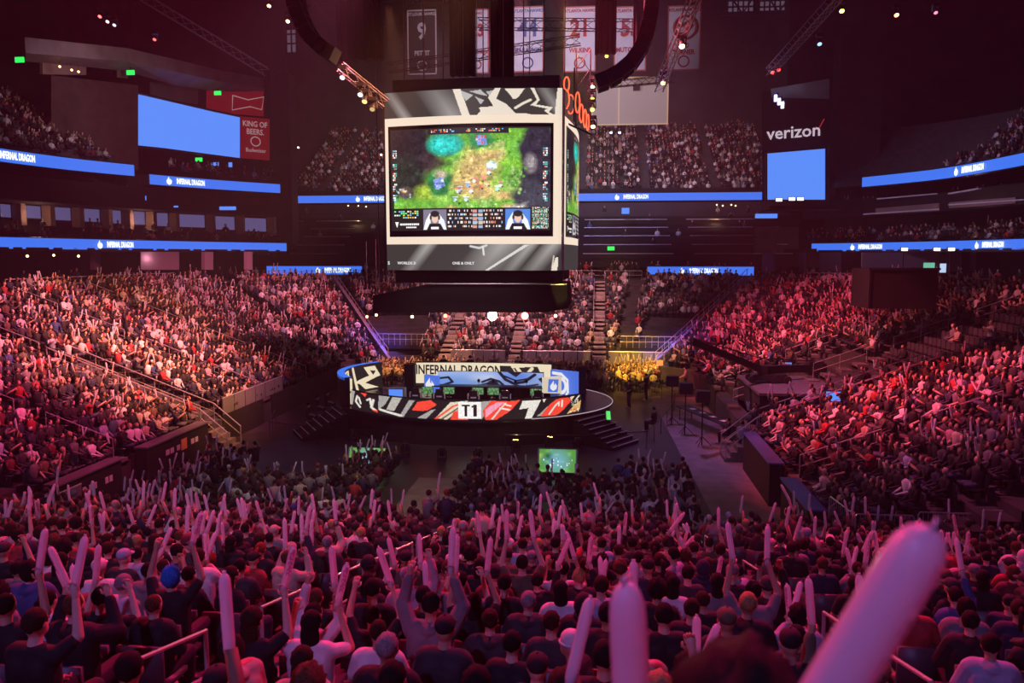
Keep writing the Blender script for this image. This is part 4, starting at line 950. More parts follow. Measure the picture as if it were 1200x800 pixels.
b = MB(); b.tube([Vector((math.cos(R(a_))*.55, math.sin(R(a_))*.6, 0)) for a_ in range(-130, 130, 20)], .16, 4); b.tube([(-.9, 1.15, 0), (.2, .95, 0), (.85, .4, 0), (.7, -.7, 0)], .13, 4); b.tube([(-.4, -1.2, 0), (.3, -1.1, 0), (.6, -.7, 0)], .12, 4); e = b.build('curved_mark', M_pwhite, o); e.matrix_world = facing(c, rt) @ Matrix.Diagonal((.72, .72, .3, 1))
# players' desk with monitors, gaming chairs, players
desk = empty('players_desk', label='long dark players desk with monitors on the stage', cat='desk'); b = MB()
q0, q1 = at(492, 470, 42.6), at(640, 470, 42.6)
b.box(((q0.x+q1.x)/2, 46.2, 2.15), (q1.x-q0.x, .8, .06)); b.build('desk_top', M_blackp, desk); b = MB(); b.box(((q0.x+q1.x)/2, 46.5, 1.75), (q1.x-q0.x, .06, .7)); b.build('modesty_panel', M_black, desk)
for s_ in (0, .5, 1): b = MB(); b.box((q0.x+(q1.x-q0.x)*s_, 46.2, 1.76), (.08, .6, .7)); b.build('leg', M_blackp, desk)
cvm = Canvas(16, 9, (.1, .26, .1)); cvm.noise(.7, 2, 5); MONM = None
for i, px in enumerate((501, 526, 560, 578, 628)):
    p = at(px, 466, 42.7); o = empty('monitor', (p.x, 42.7, 2.08), label=f'computer monitor with a green picture on the players desk, {nth(i+1)} from left', cat='monitor', group='monitors on the players desk')
    b = MB(); b.box((0, 0, .38), (.66, .05, .4)); b.build('casing', M_blackp, o); b = MB(); b.box((0, 0, .1), (.05, .05, .2)); b.box((0, 0, .01), (.25, .2, .02)); b.build('monitor_stand', M_blackp, o)
    led_sheet('screen_picture', cvm, lambda u, v: (-.31+.62*u, -.03, .56-.36*v), M_led, o)
proto = None
for i, px in enumerate((487, 515, 555, 592, 630)):
    p = at(px, 480, 41.0+.3*abs(i-2)*.5); 
    r = empty('gaming_chair', (p.x, p.y+.3, 1.4), label=f'black and white high-backed gaming chair behind the LED front, {nth(i+1)} from left', cat='chair', group='gaming chairs on the stage')
    b = MB(); b.prism([(-.27, -.3), (.27, -.3), (.27, -.2), (-.27, -.2)], .5, .9); b.prism([(-.3, -.32), (.3, -.32), (.28, -.22), (-.28, -.22)], .9, 1.1); b.prism([(-.2, -.33), (.2, -.33), (.2, -.23), (-.2, -.23)], 1.1, 1.38); b.build('backrest', M_blackp, r)
    b = MB(); b.box((-.29, -.28, .95), (.05, .14, .5)); b.box((.29, -.28, .95), (.05, .14, .5)); b.box((0, -.335, .7), (.26, .02, .1)); b.box((0, -.345, 1.0), (.3, .02, .07)); b.build('side_wing', mat('chair_white', (.85, .83, .85), .5), r)
    b = MB(); b.box((0, 0, .47), (.5, .5, .1)); b.build('seat', M_blackp, r)
    b = MB(); b.tube([(0, 0, .08), (0, 0, .45)], .03, 6)
    for a_ in range(5): b.bar((0, 0, .09), (math.cos(a_*1.257)*.32, math.sin(a_*1.257)*.32, .05), .05, .04)
    b.build('base', M_blackp, r)
    make_person((p.x, p.y+.3, 1.4+.04), 0, 'rest', False, 'short', HAIRC[0], CLOTH[0], 'tee', SKINC[0], label=f'player in black seated in the {nth(i+1)} gaming chair from left')
for i, px in enumerate((578, 604, 607, 617, 561)):
    if i in (2,): continue
    p = at(px, 457, 46.2); b = MB(); b.tube([(0, 0, 0), (0, 0, .1)], .14, 8); b.tube([(0, 0, .1), (0, 0, 1.0)], .015, 5); b.ball((0, 0, 1.08), (.09, .07, .11), 8, 6); b.build('small_pole_lamp', M_blackp, None, loc=(p.x, 46.2, 1.4), label=f'small black pole fixture before the blue LED wall, {nth(i+1)} placed', cat='lamp', group='pole fixtures on the stage')
# blue case on the left of the stage
p = at(465, 465, 44.2); r = empty('blue_case', (p.x, 44.2, 1.4), label='bright blue lit box on the left of the stage deck', cat='box'); b = MB(); b.box((0, 0, .42), (.8, .5, .84)); b.build('lit_front', M_bluelt, r); b = MB(); b.box((.46, 0, .42), (.1, .52, .86)); b.box((0, 0, .88), (1.0, .55, .06)); b.build('frame', M_steel, r)
# silhouettes of casters and desks behind
for i, px in enumerate((520, 551, 579, 607, 632)):
    p = at(px, 436, 51.6); make_person((p.x, 51.6, 1.95), PI, 'rest', False, ('short', 'curly', 'short', 'cap', 'short')[i], HAIRC[0], CLOTH[0], 'tee', label=f'opposing player in black behind the far LED wall, {nth(i+1)} from left')
b = MB(); b.box((-7.4, 51.85, 1.68), (9, 1.2, .56)); r = b.build('player_riser', M_black, None, label='dark platform behind the far LED wall carrying the opposing players', cat='platform')
# stage stairs, left and right
for sd, (px, py), a_ in (('left', (388, 497), 196), ('right', (716, 500), 338)):
    r = empty('stage_stair', label=f'short dark stair with pale nosings on the {sd} of the round stage', cat='stair'); d = Vector((math.cos(R(a_)), math.sin(R(a_)), 0)); t = Vector((-d.y, d.x, 0))
    if sd == 'right': d = Vector((math.cos(R(-35)), math.sin(R(-35)), 0)); t = Vector((-d.y, d.x, 0))
    if sd == 'left': d = Vector((math.cos(R(212)), math.sin(R(212)), 0)); t = Vector((-d.y, d.x, 0))
    for i in range(7):
        c = SC+Vector((d.x*(SR+.2+i*.36), d.y*(SR*SQ+.9+i*.36), 0)); z = 1.25-i*.18; M = Matrix((t, d, Vector((0, 0, 1)))).transposed()
        b = MB(); b.box((c.x, c.y, z/2), (2.4, .36, z), mat=M); b.build('step', M_black, r)
        e = c+d*.17; b = MB(); b.box((e.x, e.y, z+.012), (2.4, .05, .03), mat=M); b.build('nosing', M_white, r)
# two tilted floor monitors with green pictures before the stage
cvg = Canvas(60, 30, (.1, .4, .1)); 
def game(cv_, seed=3, a=1):
    g = cv_; r_ = random.Random(seed)
    g.rect(0, 0, 1, 1, (.1*a, .32*a, .06*a))
    for _ in range(26): g.blob(r_.random(), r_.random(), r_.uniform(.05, .16), r_.uniform(.06, .18), [(.3, .62, .08), (.08, .34, .05), (.22, .56, .12), (.5, .6, .15)][r_.randrange(4)], .9, .8, .15)
    return g
for i, (a_, y0, y1, lab) in enumerate(((404, 525, 545, 'tilted floor screen with a green picture, left before the stage'), (628, 529, 547, 'tilted floor screen with a green picture, right before the stage'))):
    q0, q1 = atz(a_+2, y1+3, .3), atz(a_+48, y1+3, .3); g = game(Canvas(60, 32), 3+i); g.blob(.5, .5, .4, .7, (.2, .5, .75), .9, .75); g.blob(.25, .3, .15, .25, (.02, .15, .05), .8); g.bits(.1, .3, .9, .8, 20, 7, [(.9, .9, 1), (.1, .2, .8), (.05, .3, .1)], .25, 4); g.rect(0, 0, .04, 1, (.05, .05, .08)); g.rect(.96, 0, 1, 1, (.05, .05, .08))
    r = empty('floor_screen', label=lab, cat='screen'); y_ = q0.y
    led_sheet('screen_picture', g, lambda u, v: (q0.x+(q1.x-q0.x)*u, y_+.4*(1-v), .2+.95*(1-v)), M_led, r)
    b = MB(); b.add([(q0.x-.05, y_+.45, 1.2), (q1.x+.05, y_+.45, 1.2), (q1.x+.05, y_+.05, .15), (q0.x-.05, y_+.05, .15), (q0.x-.05, y_+.8, 1.05), (q1.x+.05, y_+.8, 1.05), (q1.x+.05, y_+.8, 0), (q0.x-.05, y_+.8, 0)], [(0, 1, 5, 4), (3, 7, 6, 2), (0, 4, 7, 3), (1, 2, 6, 5), (4, 5, 6, 7), (0, 3, 2, 1)]); b.build('casing', M_blackp, r)
# floor moving lights with yellow beams
def moving_light(p, aim, col, label, watt=0, deg=8, group=None, up=True, es=20):
    r = empty('moving_light', p, label=label, cat='stage light', group=group); d = (Vector(aim)-Vector(p)).normalized(); s_ = 1 if up else -1
    b = MB(); b.box((0, 0, s_*.09), (.4, .34, .18)); b.build('base', M_blackp, r)
    b = MB(); b.tube([(-.2, 0, s_*.54), (-.2, 0, s_*.16), (.2, 0, s_*.16), (.2, 0, s_*.54)], .035, 4); b.build('yoke', M_blackp, r)
    h = Vector((0, 0, s_*.45)); b = MB(); b.tube([h-d*.2, h+d*.1, h+d*.22], [.13, .17, .16], 10); b.build('head', M_blackp, r)
    b = MB(); b.tube([h+d*.222, h+d*.235], [.13, .13], 12); b.build('lens', mat('lens_%.2f_%.2f_%.2f' % tuple(col), (.1, .1, .1), .2, emit=col, es=es), r)
    if watt: add_spot(Vector(p)+h+d*.3, aim, col, watt, deg, .3, .05)
    return r
for i, (px, py) in enumerate(((604, 531), (644, 527))):
    p = atz(px, py, 0); moving_light(p, (p.x+.2+i*.3, p.y+2.2, 9), (1, .8, .15), ('floor light throwing a yellow beam up, left of the two', 'floor light throwing a yellow beam up, right of the two')[i], 3500, 9)
for i, (px, py) in enumerate(((475, 535), (518, 540), (560, 541), (677, 528), (413, 517))):
    p = atz(px, py, 0); moving_light(p, (p.x, p.y+.5, 5), (.05, .04, .03), f'unlit black floor light before the stage skirt, {nth(i+1)} from left' if i < 4 else 'unlit floor light by the left stage stair', 0, es=.2)
# ------------------------------------------------------------------ hanging scoreboard
SBC = Vector((-6.5, 48.6, 0)); SBW, SBD = 9.6, 11.6; ZB, ZT = 9.05, 18.6; SBR = R(-2.2)
sb = empty('hanging_scoreboard', (SBC.x, SBC.y, 0), SBR, label='huge four-sided hanging scoreboard with a lit game picture over the stage', cat='scoreboard')
y0 = -SBD/2; W2 = SBW/2
def bow(u): return .55*math.sin(u*PI)           # faces bow outward
def front(u, v, z1, z0, g=0): 
    return (-W2+SBW*u, y0-bow(u)-g, z1+(z0-z1)*v)
def side(u, v, z1, z0, g=0): return (W2+bow(u)*.6+g+.12, y0+.35+(SBD-.7)*u, z1+(z0-z1)*v)
Zt = 17.15; Zb = 10.45
def carbon(cv_, seed):
    r_ = random.Random(seed); cv_.rect(0, 0, 1, 1, (.04, .037, .035)); j = ((np.arange(cv_.h)[:, None]+np.arange(cv_.w)[None, :]) % 4 < 2)[..., None]; cv_.a *= 1+.35*j
    return cv_
ct = carbon(Canvas(240, 44), 1)
for cx, s_ in ((.35, .12), (.08, .05), (.95, .05)): ct.a += np.clip(1-np.abs(ct.x-cx-.1*(ct.y-.5))/s_, 0, 1)[..., None]*np.array((.3, .28, .27))*(.5+.5*(ct.y[..., None]))
cw = (.86, .76, .64)
ct.poly([(.405, 0), (.45, 0), (.50, 1), (.455, 1)], cw)
for pts in ([(.45, .05), (.52, .25), (.48, .45), (.46, .3)], [(.5, .1), (.56, .05), (.6, .3), (.54, .2)], [(.53, .3), (.58, .45), (.56, .6)], [(.59, .12), (.64, .08), (.62, .4)]): ct.poly(pts, (.5, .5, .5))
ct.poly([(.64, 0), (.67, 0), (.645, .4), (.70, .6), (.75, .95), (.8, .95), (.84, 1), (.54, 1), (.56, .85), (.55, .72), (.63, .68), (.6, .35)], cw)
ct.poly([(.69, .02), (.80, .02), (.77, .3), (.755, .4), (.735, .4), (.72, .25)], cw); ct.line([(.75, .75), (.79, .58), (.83, .45)], .008, cw); ct.poly([(.83, .0), (.85, 0), (.88, .45), (.86, .62), (.95, .72), (.93, .9), (.955, 1), (.93, 1), (.905, .85), (.92, .78), (.83, .65), (.865, .45)], cw)
ct.poly([(.975, 0), (1, 0), (1, 1), (.96, 1)], cw)
cb_ = carbon(Canvas(240, 36), 2)
for cx, s_ in ((.2, .06), (.62, .16), (.9, .07), (.78, .05)): cb_.a += np.clip(1-np.abs(cb_.x-cx+.12*(cb_.y-.5))/s_, 0, 1)[..., None]*np.array((.42, .4, .38))*(.9-.5*cb_.y[..., None])
cb_.rect(.0, 0, .0, 1, cw); cb_.poly([(.58, 1), (.8, .02), (.83, .02), (.6, 1)], (.75, .72, .68)); cb_.line([(.5, .08), (.55, .15), (.59, .05)], .006, (.7, .7, .7)); cb_.line([(.57, .1), (.575, .4)], .005, (.8, .8, .8)); cb_.poly([(.945, 1), (.97, .5), (.985, .5), (.98, 1)], cw); cb_.line([(.95, .9), (.96, .45)], .003, cw)
def game_picture():
    g = Canvas(340, 216, (.16, .42, .05)); r_ = random.Random(4)
    for _ in range(60): g.blob(r_.random(), r_.random(), r_.uniform(.03, .1), r_.uniform(.04, .12), [(.34, .7, .06), (.12, .42, .04), (.2, .6, .1), (.45, .72, .12)][r_.randrange(4)], .9, .7, .15)
    for x, y, a_, b_ in ((.55, .38, .17, .2), (.5, .55, .14, .18), (.66, .27, .1, .08), (.6, .62, .1, .12), (.72, .66, .08, .06), (.4, .8, .12, .05), (.77, .78, .1, .05)): g.blob(x, y, a_, b_, (.62, .42, .17), .6, .95, .12)
    g.line([(.6, .2), (.72, .15), (.68, .35)], .012, (.5, .45, .2), .6)
    g.blob(.13, .25, .24, .33, (.03, .022, .028), .35, 1, .1); g.blob(.08, .5, .2, .25, (.025, .03, .025), .4, 1, .1); g.blob(.28, .34, .1, .12, (.05, .03, .035), .6, .9, .2); g.blob(.05, .05, .3, .2, (.02, .015, .02), .4)
    g.blob(.23, .62, .1, .1, (.4, .55, .06), .8)
    g.blob(.36, .16, .135, .13, (.02, .3, .2), .25); g.blob(.36, .16, .11, .1, (.02, .55, .5), .5); g.blob(.33, .14, .05, .05, (.05, .75, .7), .9)
    g.blob(.93, .3, .13, .5, (.03, .025, .045), .25, 1, .08); g.blob(.9, .75, .16, .28, (.05, .05, .075), .3, 1, .12); g.blob(.88, .35, .05, .12, (.3, .26, .28), .7); g.blob(.8, .8, .07, .08, (.55, .5, .45), .6, .9, .2); g.blob(.77, .86, .04, .04, (.75, .7, .6), .6)
    g.blob(.32, .53, .09, .15, (.03, .2, .06), .3, 1, .1); g.blob(.33, .45, .05, .06, (.5, .42, .3), .6); g.poly([(.28, .5), (.34, .47), (.36, .56), (.3, .6)], (.3, .4, .8)); g.bits(.285, .5, .35, .58, 4, 3, [(.7, .75, .95), (.1, .2, .6)], .8, 8)
    g.blob(.58, .12, .09, .1, (.04, .25, .08), .3, 1, .1); g.poly([(.55, .08), (.61, .08), (.62, .17), (.56, .17)], (.25, .35, .8)); g.bits(.55, .08, .62, .17, 4, 3, [(.8, .85, .95), (.7, .1, .1)], .6, 5)
    g.blob(.1, .62, .06, .07, (.1, .08, .07), .3); g.blob(.09, .6, .025, .025, (.95, .5, .15), .7); g.bits(.04, .58, .14, .68, 6, 4, [(.5, .5, .55), (.05, .05, .05)], .4, 6)
    for x, y, s_ in ((.59, .75, .07), (.62, .78, .05), (.8, .45, .05), (.77, .55, .05), (.52, .82, .05)):
        for _ in range(26): g.blob(x+r_.gauss(0, s_*.5), y+r_.gauss(0, s_*.6), .012, .02, [(.12, .35, .06), (.4, .55, .2), (.25, .5, .12)][r_.randrange(3)], .5)
    for x, y, c in ((.5, .56, (.3, .5, .9)), (.52, .62, (.9, .9, .9)), (.45, .6, (.5, .7, .9)), (.56, .54, (.9, .2, .1)), (.6, .5, (.9, .3, .2)), (.58, .58, (.85, .2, .15)), (.68, .6, (.3, .8, .6)), (.7, .56, (.9, .9, 1)), (.49, .7, (.5, .7, .9)), (.44, .62, (.9, .9, .9)), (.54, .52, (.9, .9, .8)), (.63, .44, (.9, .95, 1)), (.42, .7, (.6, .8, 1)), (.62, .55, (.95, .6, .4))):
        g.blob(x, y, .014, .02, c, .4); g.rect(x-.018, y-.035, x+.018, y-.025, (.85, .9, .95) if c[0] < .8 else (.9, .3, .25)); g.blob(x+.01, y+.015, .008, .01, (.1, .1, .15), .4)
    g.blob(.645, .37, .035, .045, (.55, .8, .95), .3); g.blob(.645, .37, .022, .028, (.9, .97, 1), .5)
    nz = np.random.RandomState(3)
    for cell, am in ((14, .22), (6, .22), (3, .2), (1, .1)):
        q_ = nz.rand(g.h//cell+2, g.w//cell+2); g.a *= 1+am*2*(q_[(np.arange(g.h)//cell)[:, None], (np.arange(g.w)//cell)[None, :]][..., None]-.5)
    for _ in range(240):
        x, y = nz.rand(), nz.rand()*.78
        c_ = g.a[int(y*g.h), int(x*g.w)]; g.blob(x, y, nz.uniform(.004, .014), nz.uniform(.006, .02), c_*nz.choice((.35, .6, 1.5, 1.9)), .5, .8, .2)
    # bars, side columns of small squares, score band
    g.rect(.25, 0, .75, .06, (.02, .02, .03)); g.bits(.27, .008, .73, .045, 46, 2, [(.9, .9, .9), (.1, .5, .9), (.9, .15, .1), (.8, .5, .1)], .35, 9)
    g.rect(0, 0, .02, 1, (.02, .02, .02)); g.rect(.0, 0, 1, .012, (.02, .02, .02))
    for i in range(5):
        for x in (.015, .955): g.bits(x, .2+i*.11, x+.03, .2+i*.11+.085, 3, 4, [(.9, .9, .9), (.1, .5, .4), (.8, .2, .1), (.2, .4, .7)], .75, i+7)
    g.rect(0, .78, 1, 1, (.015, .013, .014)); g.rect(0, 0, .0, 1, (0, 0, 0))
    g.bits(.02, .8, .2, .88, 12, 4, [(.2, .8, .3), (.9, .9, .9), (.9, .6, .1), (.2, .5, .8)], .6, 21); g.bits(.06, .925, .19, .955, 10, 1, [(.95, .95, .95)], .9, 2); g.bits(.1, .96, .17, .98, 6, 1, [(.95, .95, .95)], .9, 2); g.poly([(.025, .91), (.05, .91), (.038, .97)], (.95, .95, .95))
    for x0, bg in ((.215, (.2, .18, .25)), (.73, (.08, .22, .65))):   # two player portraits: seat wings, dark top, face, hair, headset
        g.rect(x0, .79, x0+.15, .99, bg); g.poly([(x0+.015, .9), (x0+.045, .82), (x0+.05, .99), (x0, .99)], (.8, .82, .85)); g.poly([(x0+.1, .83), (x0+.135, .9), (x0+.15, .99), (x0+.1, .99)], (.75, .78, .82))
        g.poly([(x0+.02, 1), (x0+.04, .93), (x0+.11, .93), (x0+.135, 1)], (.015, .012, .015)); g.blob(x0+.075, .875, .024, .055, (.75, .5, .4), .2); g.blob(x0+.075, .835, .032, .035, (.02, .015, .02), .2); g.blob(x0+.048, .87, .008, .03, (.03, .03, .03), .3); g.blob(x0+.102, .87, .008, .03, (.03, .03, .03), .3)
        g.rect(x0+.05, .965, x0+.1, .985, (.9, .9, .9))
    for i in range(5):
        y = .795+i*.038; g.bits(.375, y, .715, y+.028, 40, 1, [(.9, .9, .85), (.7, .2, .15), (.8, .5, .3), (.3, .5, .8), (.85, .85, .85)], .5, 30+i); g.rect(.53, y, .555, y+.03, [(.6, .3, .25), (.4, .5, .6)][i % 2]); g.rect(.565, y, .59, y+.03, [(.3, .4, .6), (.6, .5, .4)][i % 2])
    g.rect(.885, .765, .995, .99, (.03, .02, .02)); g.bits(.89, .775, .99, .985, 20, 20, [(.1, .5, .6), (.8, .8, .7), (.1, .5, .2), (.7, .3, .1), (.02, .02, .02), (.9, .9, .9)], .9, 44)
    return g
gp = game_picture()
fs = empty('front_screen'); fs.parent = sb
led_sheet('artwork_band_top', ct, lambda u, v: front(u, v, ZT-.1+.0, Zt), M_led, fs); led_sheet('artwork_band_bottom', cb_, lambda u, v: front(u, v, Zb, ZB), M_led, fs)
M_cream = glow('screen_cream', (.95, .78, .62), 1.0)
bz = MB()
def zone(mb, u0, u1, z1, z0, fn, g=0, n=24):
    mb.strip([fn(u0+(u1-u0)*i/n, 1, z1, z0, g) for i in range(n+1)], [fn(u0+(u1-u0)*i/n, 0, z1, z0, g) for i in range(n+1)])
zone(bz, 0, 1, Zt, Zt-.42, front); zone(bz, 0, 1, Zb+.4, Zb, front); zone(bz, 0, .022, Zt-.42, Zb+.4, front, n=2); zone(bz, .955, 1, Zt-.42, Zb+.4, front, n=3); bz.build('cream_border', M_cream, fs)
bz = MB(); zone(bz, .022, .955, Zt-.42, Zb+.4, front); bz.build('black_surround', M_blackp, fs)
led_sheet('game_picture', gp, lambda u, v: front(.035+u*.905, v, Zt-.62, Zb+.72, .03), M_ledbright, fs)
for s_, u, z, sz in (('WORLDS 2022', .14, ZB+.38, .2), ('ONE & ONLY', .46, ZB+.38, .2), ('S', .015, ZB+.38, .25)):
    p = front(u, 0, z, z, .05); text(s_, sz, M_pwhite, facing(p, (1, 0, 0)), parent=None, bold=.02).parent = fs
ss = empty('side_screen'); ss.parent = sb
cs = carbon(Canvas(60, 40), 5); led_sheet('artwork_band_top', cs, lambda u, v: side(u, v, ZT-.1, Zt), M_led, ss); led_sheet('artwork_band_bottom', cs, lambda u, v: side(u, v, Zb, ZB), M_led, ss)
bz = MB(); zone(bz, 0, 1, Zt, Zt-.42, side); zone(bz, 0, 1, Zb+.4, Zb, side); zone(bz, 0, .04, Zt-.42, Zb+.4, side, n=2); bz.build('cream_border', M_cream, ss)
led_sheet('game_picture', gp, lambda u, v: side(.06+u*.9, v, Zt-.5, Zb+.5, .02), M_led, ss)
b = MB(); b.prism([(-W2+.1, y0+.1), (W2-.0, y0+.1), (W2-.0, -y0), (-W2+.1, -y0)], ZB+.02, ZT-.15); b.build('housing', M_blackp, sb)
b = MB(); b.prism([(W2-.1, y0-.02), (W2+.08, y0+.08), (W2+.12, y0+.35), (W2-.1, y0+.4)], ZB, ZT-.12); b.build('corner_post', M_white, sb)
for xx in (-W2-.02,): b = MB(); b.box((xx, y0+.3, (ZT+ZB)/2), (.1, .7, ZT-ZB)); b.build('corner_post', M_blackp, sb)
b = MB(); b.prism([(-W2+.4, y0+.3), (W2-.4, y0+.3), (W2-.4, -y0-.3), (-W2+.4, -y0-.3)], ZB-.7, ZB+.02); b.build('lower_housing', M_black, sb)
b = MB(); b.prism([(-W2+.3, y0+.6), (W2-.2, y0+.6), (W2-.2, -y0-.3), (-W2+.3, -y0-.3)], ZT-.15, ZT+.7); b.build('upper_housing', M_blackp, sb)
for i in range(8): b = MB(); b.tube([(-4+i*1.1, y0+1.2, ZT+.6), (-4+i*1.1, y0+1.6, 44)], .03, 4); b.build('hanging_cable', M_truss, sb)
# neon strokes on the right edge of the scoreboard
nr_ = M_neon = glow('neon_red', (1, .08, .03), 3); ns = empty('neon_sign', (0, 0, 0), label='red neon outline sign on the top right edge of the scoreboard', cat='sign'); ns.parent = None
base_ = at(666, 128, 43.5)
for i, (dx, dz, a_, b_) in enumerate(((.0, 1.3, .14, .38), (-.05, .5, .2, .5), (.2, .35, .2, .5), (.55, .6, .12, .55), (.75, .1, .1, .5), (.95, -.1, .08, .5), (1.1, -.25, .07, .45))):
    b = MB(); b.tube([(base_.x-.1+dx+math.cos(t*PI/8)*a_, base_.y+dx*2.5, base_.z+dz+math.sin(t*PI/8)*b_) for t in range(17)], .035, 5, cap=False); b.build('neon_tube', nr_, ns)
b = MB(); b.bar((base_.x-.3, base_.y+.1, base_.z-.6), (base_.x+1.2, base_.y+3, base_.z-.9), .08, .08); b.bar((base_.x+.3, base_.y+.3, base_.z-.6), (base_.x+.3, base_.y+.3, base_.z+2.2), .08, .08); b.build('frame', M_blackp, ns)
# black draped truss ring under it
r = empty('draped_truss', label='wide black draped lighting truss hanging just below the scoreboard', cat='truss'); b = MB()
def pz(px, py, Y): v = at(px, py, Y); return v
q = [at(437, 346, 42), at(500, 333, 42), at(664, 333, 42), at(666, 361, 42), at(640, 366, 42), at(437, 366, 42)]
b.add(q+[v+Vector((0, 6, 0)) for v in q], [tuple(range(6)), tuple(range(11, 5, -1))]+[(i, 6+i, 6+(i+1) % 6, (i+1) % 6) for i in range(6)]); b.build('drape', M_black, r)
b = MB(); b.tube([q[1]+Vector((0, -.1, .02)), q[2]+Vector((0, -.1, .02))], .04, 5); b.build('rail', M_truss, r)
for px in (445, 500, 560, 620, 660): b = MB(); v = at(px, 340, 44); b.tube([v, (v.x, v.y, 43)], .025, 4); b.build('hanging_cable', M_truss, r)
# lamps that face the camera below it
for i, (px, py, Y, col, es, w_, lab) in enumerate(((577, 370, 58, (1, .75, .5), 160, .62, 'dazzling warm white lamp shining at the camera under the scoreboard'), (615, 370, 58, (1, .05, .04), 60, .46, 'bright red lamp shining at the camera right of the white lamp'),
    (430, 371, 62, (1, .15, .08), 14, .2, 'small red lamp at the far left below the truss'), (441, 369, 62, (1, .5, .2), 14, .18, 'small amber lamp beside the far left red lamp'), (483, 371, 62, (1, .6, .3), 16, .2, 'small amber lamp left of the red lamp under the truss'), (522, 370, 60, (1, .1, .04), 20, .26, 'small red lamp left of the dazzling lamp'), (651, 370, 60, (1, .6, .3), 18, .2, 'small amber lamp right of the bright red lamp'))):
    p = at(px, py, Y); o = empty('par_lamp', p, label=lab, cat='lamp'); b = MB(); b.tube([(0, .0, 0), (0, .1, 0), (0, .5, 0)], [w_*.62, w_*.6, w_*.4], 14); b.build('can', M_blackp, o); b = MB(); b.tube([(0, -.012, 0), (0, -.004, 0)], w_*.55, 16); b.build('lens', glow('par_%d' % i, col, es), o); b = MB(); b.tube([(0, .2, .1), (0, .2, 6)], .02, 4); b.build('hanger', M_truss, o)
add_spot(at(577, 370, 57.6), (0, 5, 8), (1, .75, .5), 2600, 60, 1, .2); add_spot(at(615, 370, 57.6), (2, 8, 7), (1, .05, .05), 2200, 60, 1, .2)
# ------------------------------------------------------------------ rigging
def truss(a, b_, wd, label, seg=None, m=M_truss, bars=True):
    a, b_ = Vector(a), Vector(b_); d = (b_-a); L = d.length; d.normalize(); x = d.cross(Vector((0, 0, 1))); x = x.normalized() if x.length > .01 else Vector((1, 0, 0)); z = x.cross(d); n = seg or max(2, int(L/(wd*1.3)))
    o = empty('lighting_truss', label=label, cat='truss'); C4 = [x*i*wd/2+z*j*wd/2 for i in (-1, 1) for j in (-1, 1)]
    for c in C4: b = MB(); b.tube([a+c, b_+c], .035, 5); b.build('chord', m, o)
    b = MB()
    for i in range(n):
        p0, p1 = a+d*(L*i/n), a+d*(L*(i+1)/n)
        for c0, c1 in ((0, 1), (1, 3), (3, 2), (2, 0)): b.tube([p0+C4[c0], p1+C4[c1]], .02, 4)
    b.build('lacing', m, o, kind='stuff'); return o
truss(at(398, 78, 40), at(452, 122, 41), .45, 'short pale truss with lamps reaching the scoreboard from the left')
truss(at(165, -5, 60), at(312, 84, 62), .6, 'long thin truss running down across the upper left')
truss(at(902, 84, 60), at(982, -5, 48), .5, 'truss with red lamps at the upper right')
truss(at(772, 103, 46), at(822, -20, 36), .45, 'steep truss before the right banner')
truss(at(683, 150, 47), at(684, 60, 47), .8, 'upright dark lamp tower at the right of the scoreboard', m=M_blackp)
truss(at(560, 28, 60), at(770, 30, 60), .7, 'level truss before the row of banners, upper', m=M_blackp); truss(at(455, 80, 58), at(680, 47, 58), .6, 'level truss before the row of banners, lower', m=M_blackp)
truss(at(700, 100, 70), at(790, 92, 66), .5, 'short truss above the pale hanging screen', m=M_blackp)
truss(at(395, -10, 42), at(330, -60, 42), .6, 'dark truss at the top edge above the left speaker array', m=M_blackp)
k_ = 0
for px, py, Y, col, es in ((402, 84, 40, (.9, .9, 1), 2), (423, 104, 40, (.8, .9, 1), 2.5), (428, 112, 40, (1, .6, .2), 2), (437, 121, 40, (.7, .5, .2), 1), (694, 96, 47, (1, .9, .2), 12), (694, 110, 47, (1, .8, .1), 6), (694, 122, 47, (1, .8, .1), 5), (695, 142, 47, (1, .8, .3), 6), (777, 91, 46, (1, .8, .3), 9), (799, 47, 40, (1, .8, .4), 8), (711, 61, 60, (1, .7, .1), 4), (905, 80, 60, (1, .04, .03), 8), (912, 77, 60, (1, .03, .03), 8), (986, 7, 49, (1, .6, .1), 8), (1050, 12, 52, (1, .3, .1), 8), (118, 15, 60, (1, .05, .05), 10), (127, 21, 60, (1, .7, .6), 3), (135, 25, 60, (.8, .8, 1), 2), (338, 20, 55, (1, .7, .2), 10), (316, 2, 55, (.9, .8, .2), 6), (182, 42, 62, (1, .1, .1), 3), (447, 178, 90, (1, .8, .4), 5), (341, 170, 100, (1, .8, .4), 5), (350, 170, 100, (1, .8, .4), 5), (960, 46, 52, (.3, .5, 1), 2), (1096, 10, 60, (1, .3, .5), 1.5)):
    k_ += 1; moving_light(at(px, py, Y)+Vector((0, 0, .3)), at(px, py, Y)+Vector((0, -6, -7)), col, f'small stage light in the rig, {nth(k_)} in order of hanging', 0, up=False, es=es, group='small stage lights in the rig')
def beam(px, py, Y, tx, ty, TY, col, wt, deg): add_spot(at(px, py, Y), at(tx, ty, TY), col, wt, deg, .4, .05)
beam(118, 15, 60, 130, 70, 62, (1, .04, .05), 1800, 18); beam(338, 20, 55, 322, 50, 57, (1, .7, .2), 900, 22); beam(1050, 12, 52, 1035, 60, 54, (1, .05, .2), 1500, 22); beam(711, 61, 60, 711, 95, 60, (1, .75, .1), 500, 14); beam(316, 2, 55, 290, 20, 57, (1, .85, .3), 700, 24)
for px in (716, 726): beam(px, 160, 100, px+(px-721)*4, 146, 98, (.5, .6, 1), 1800, 50)
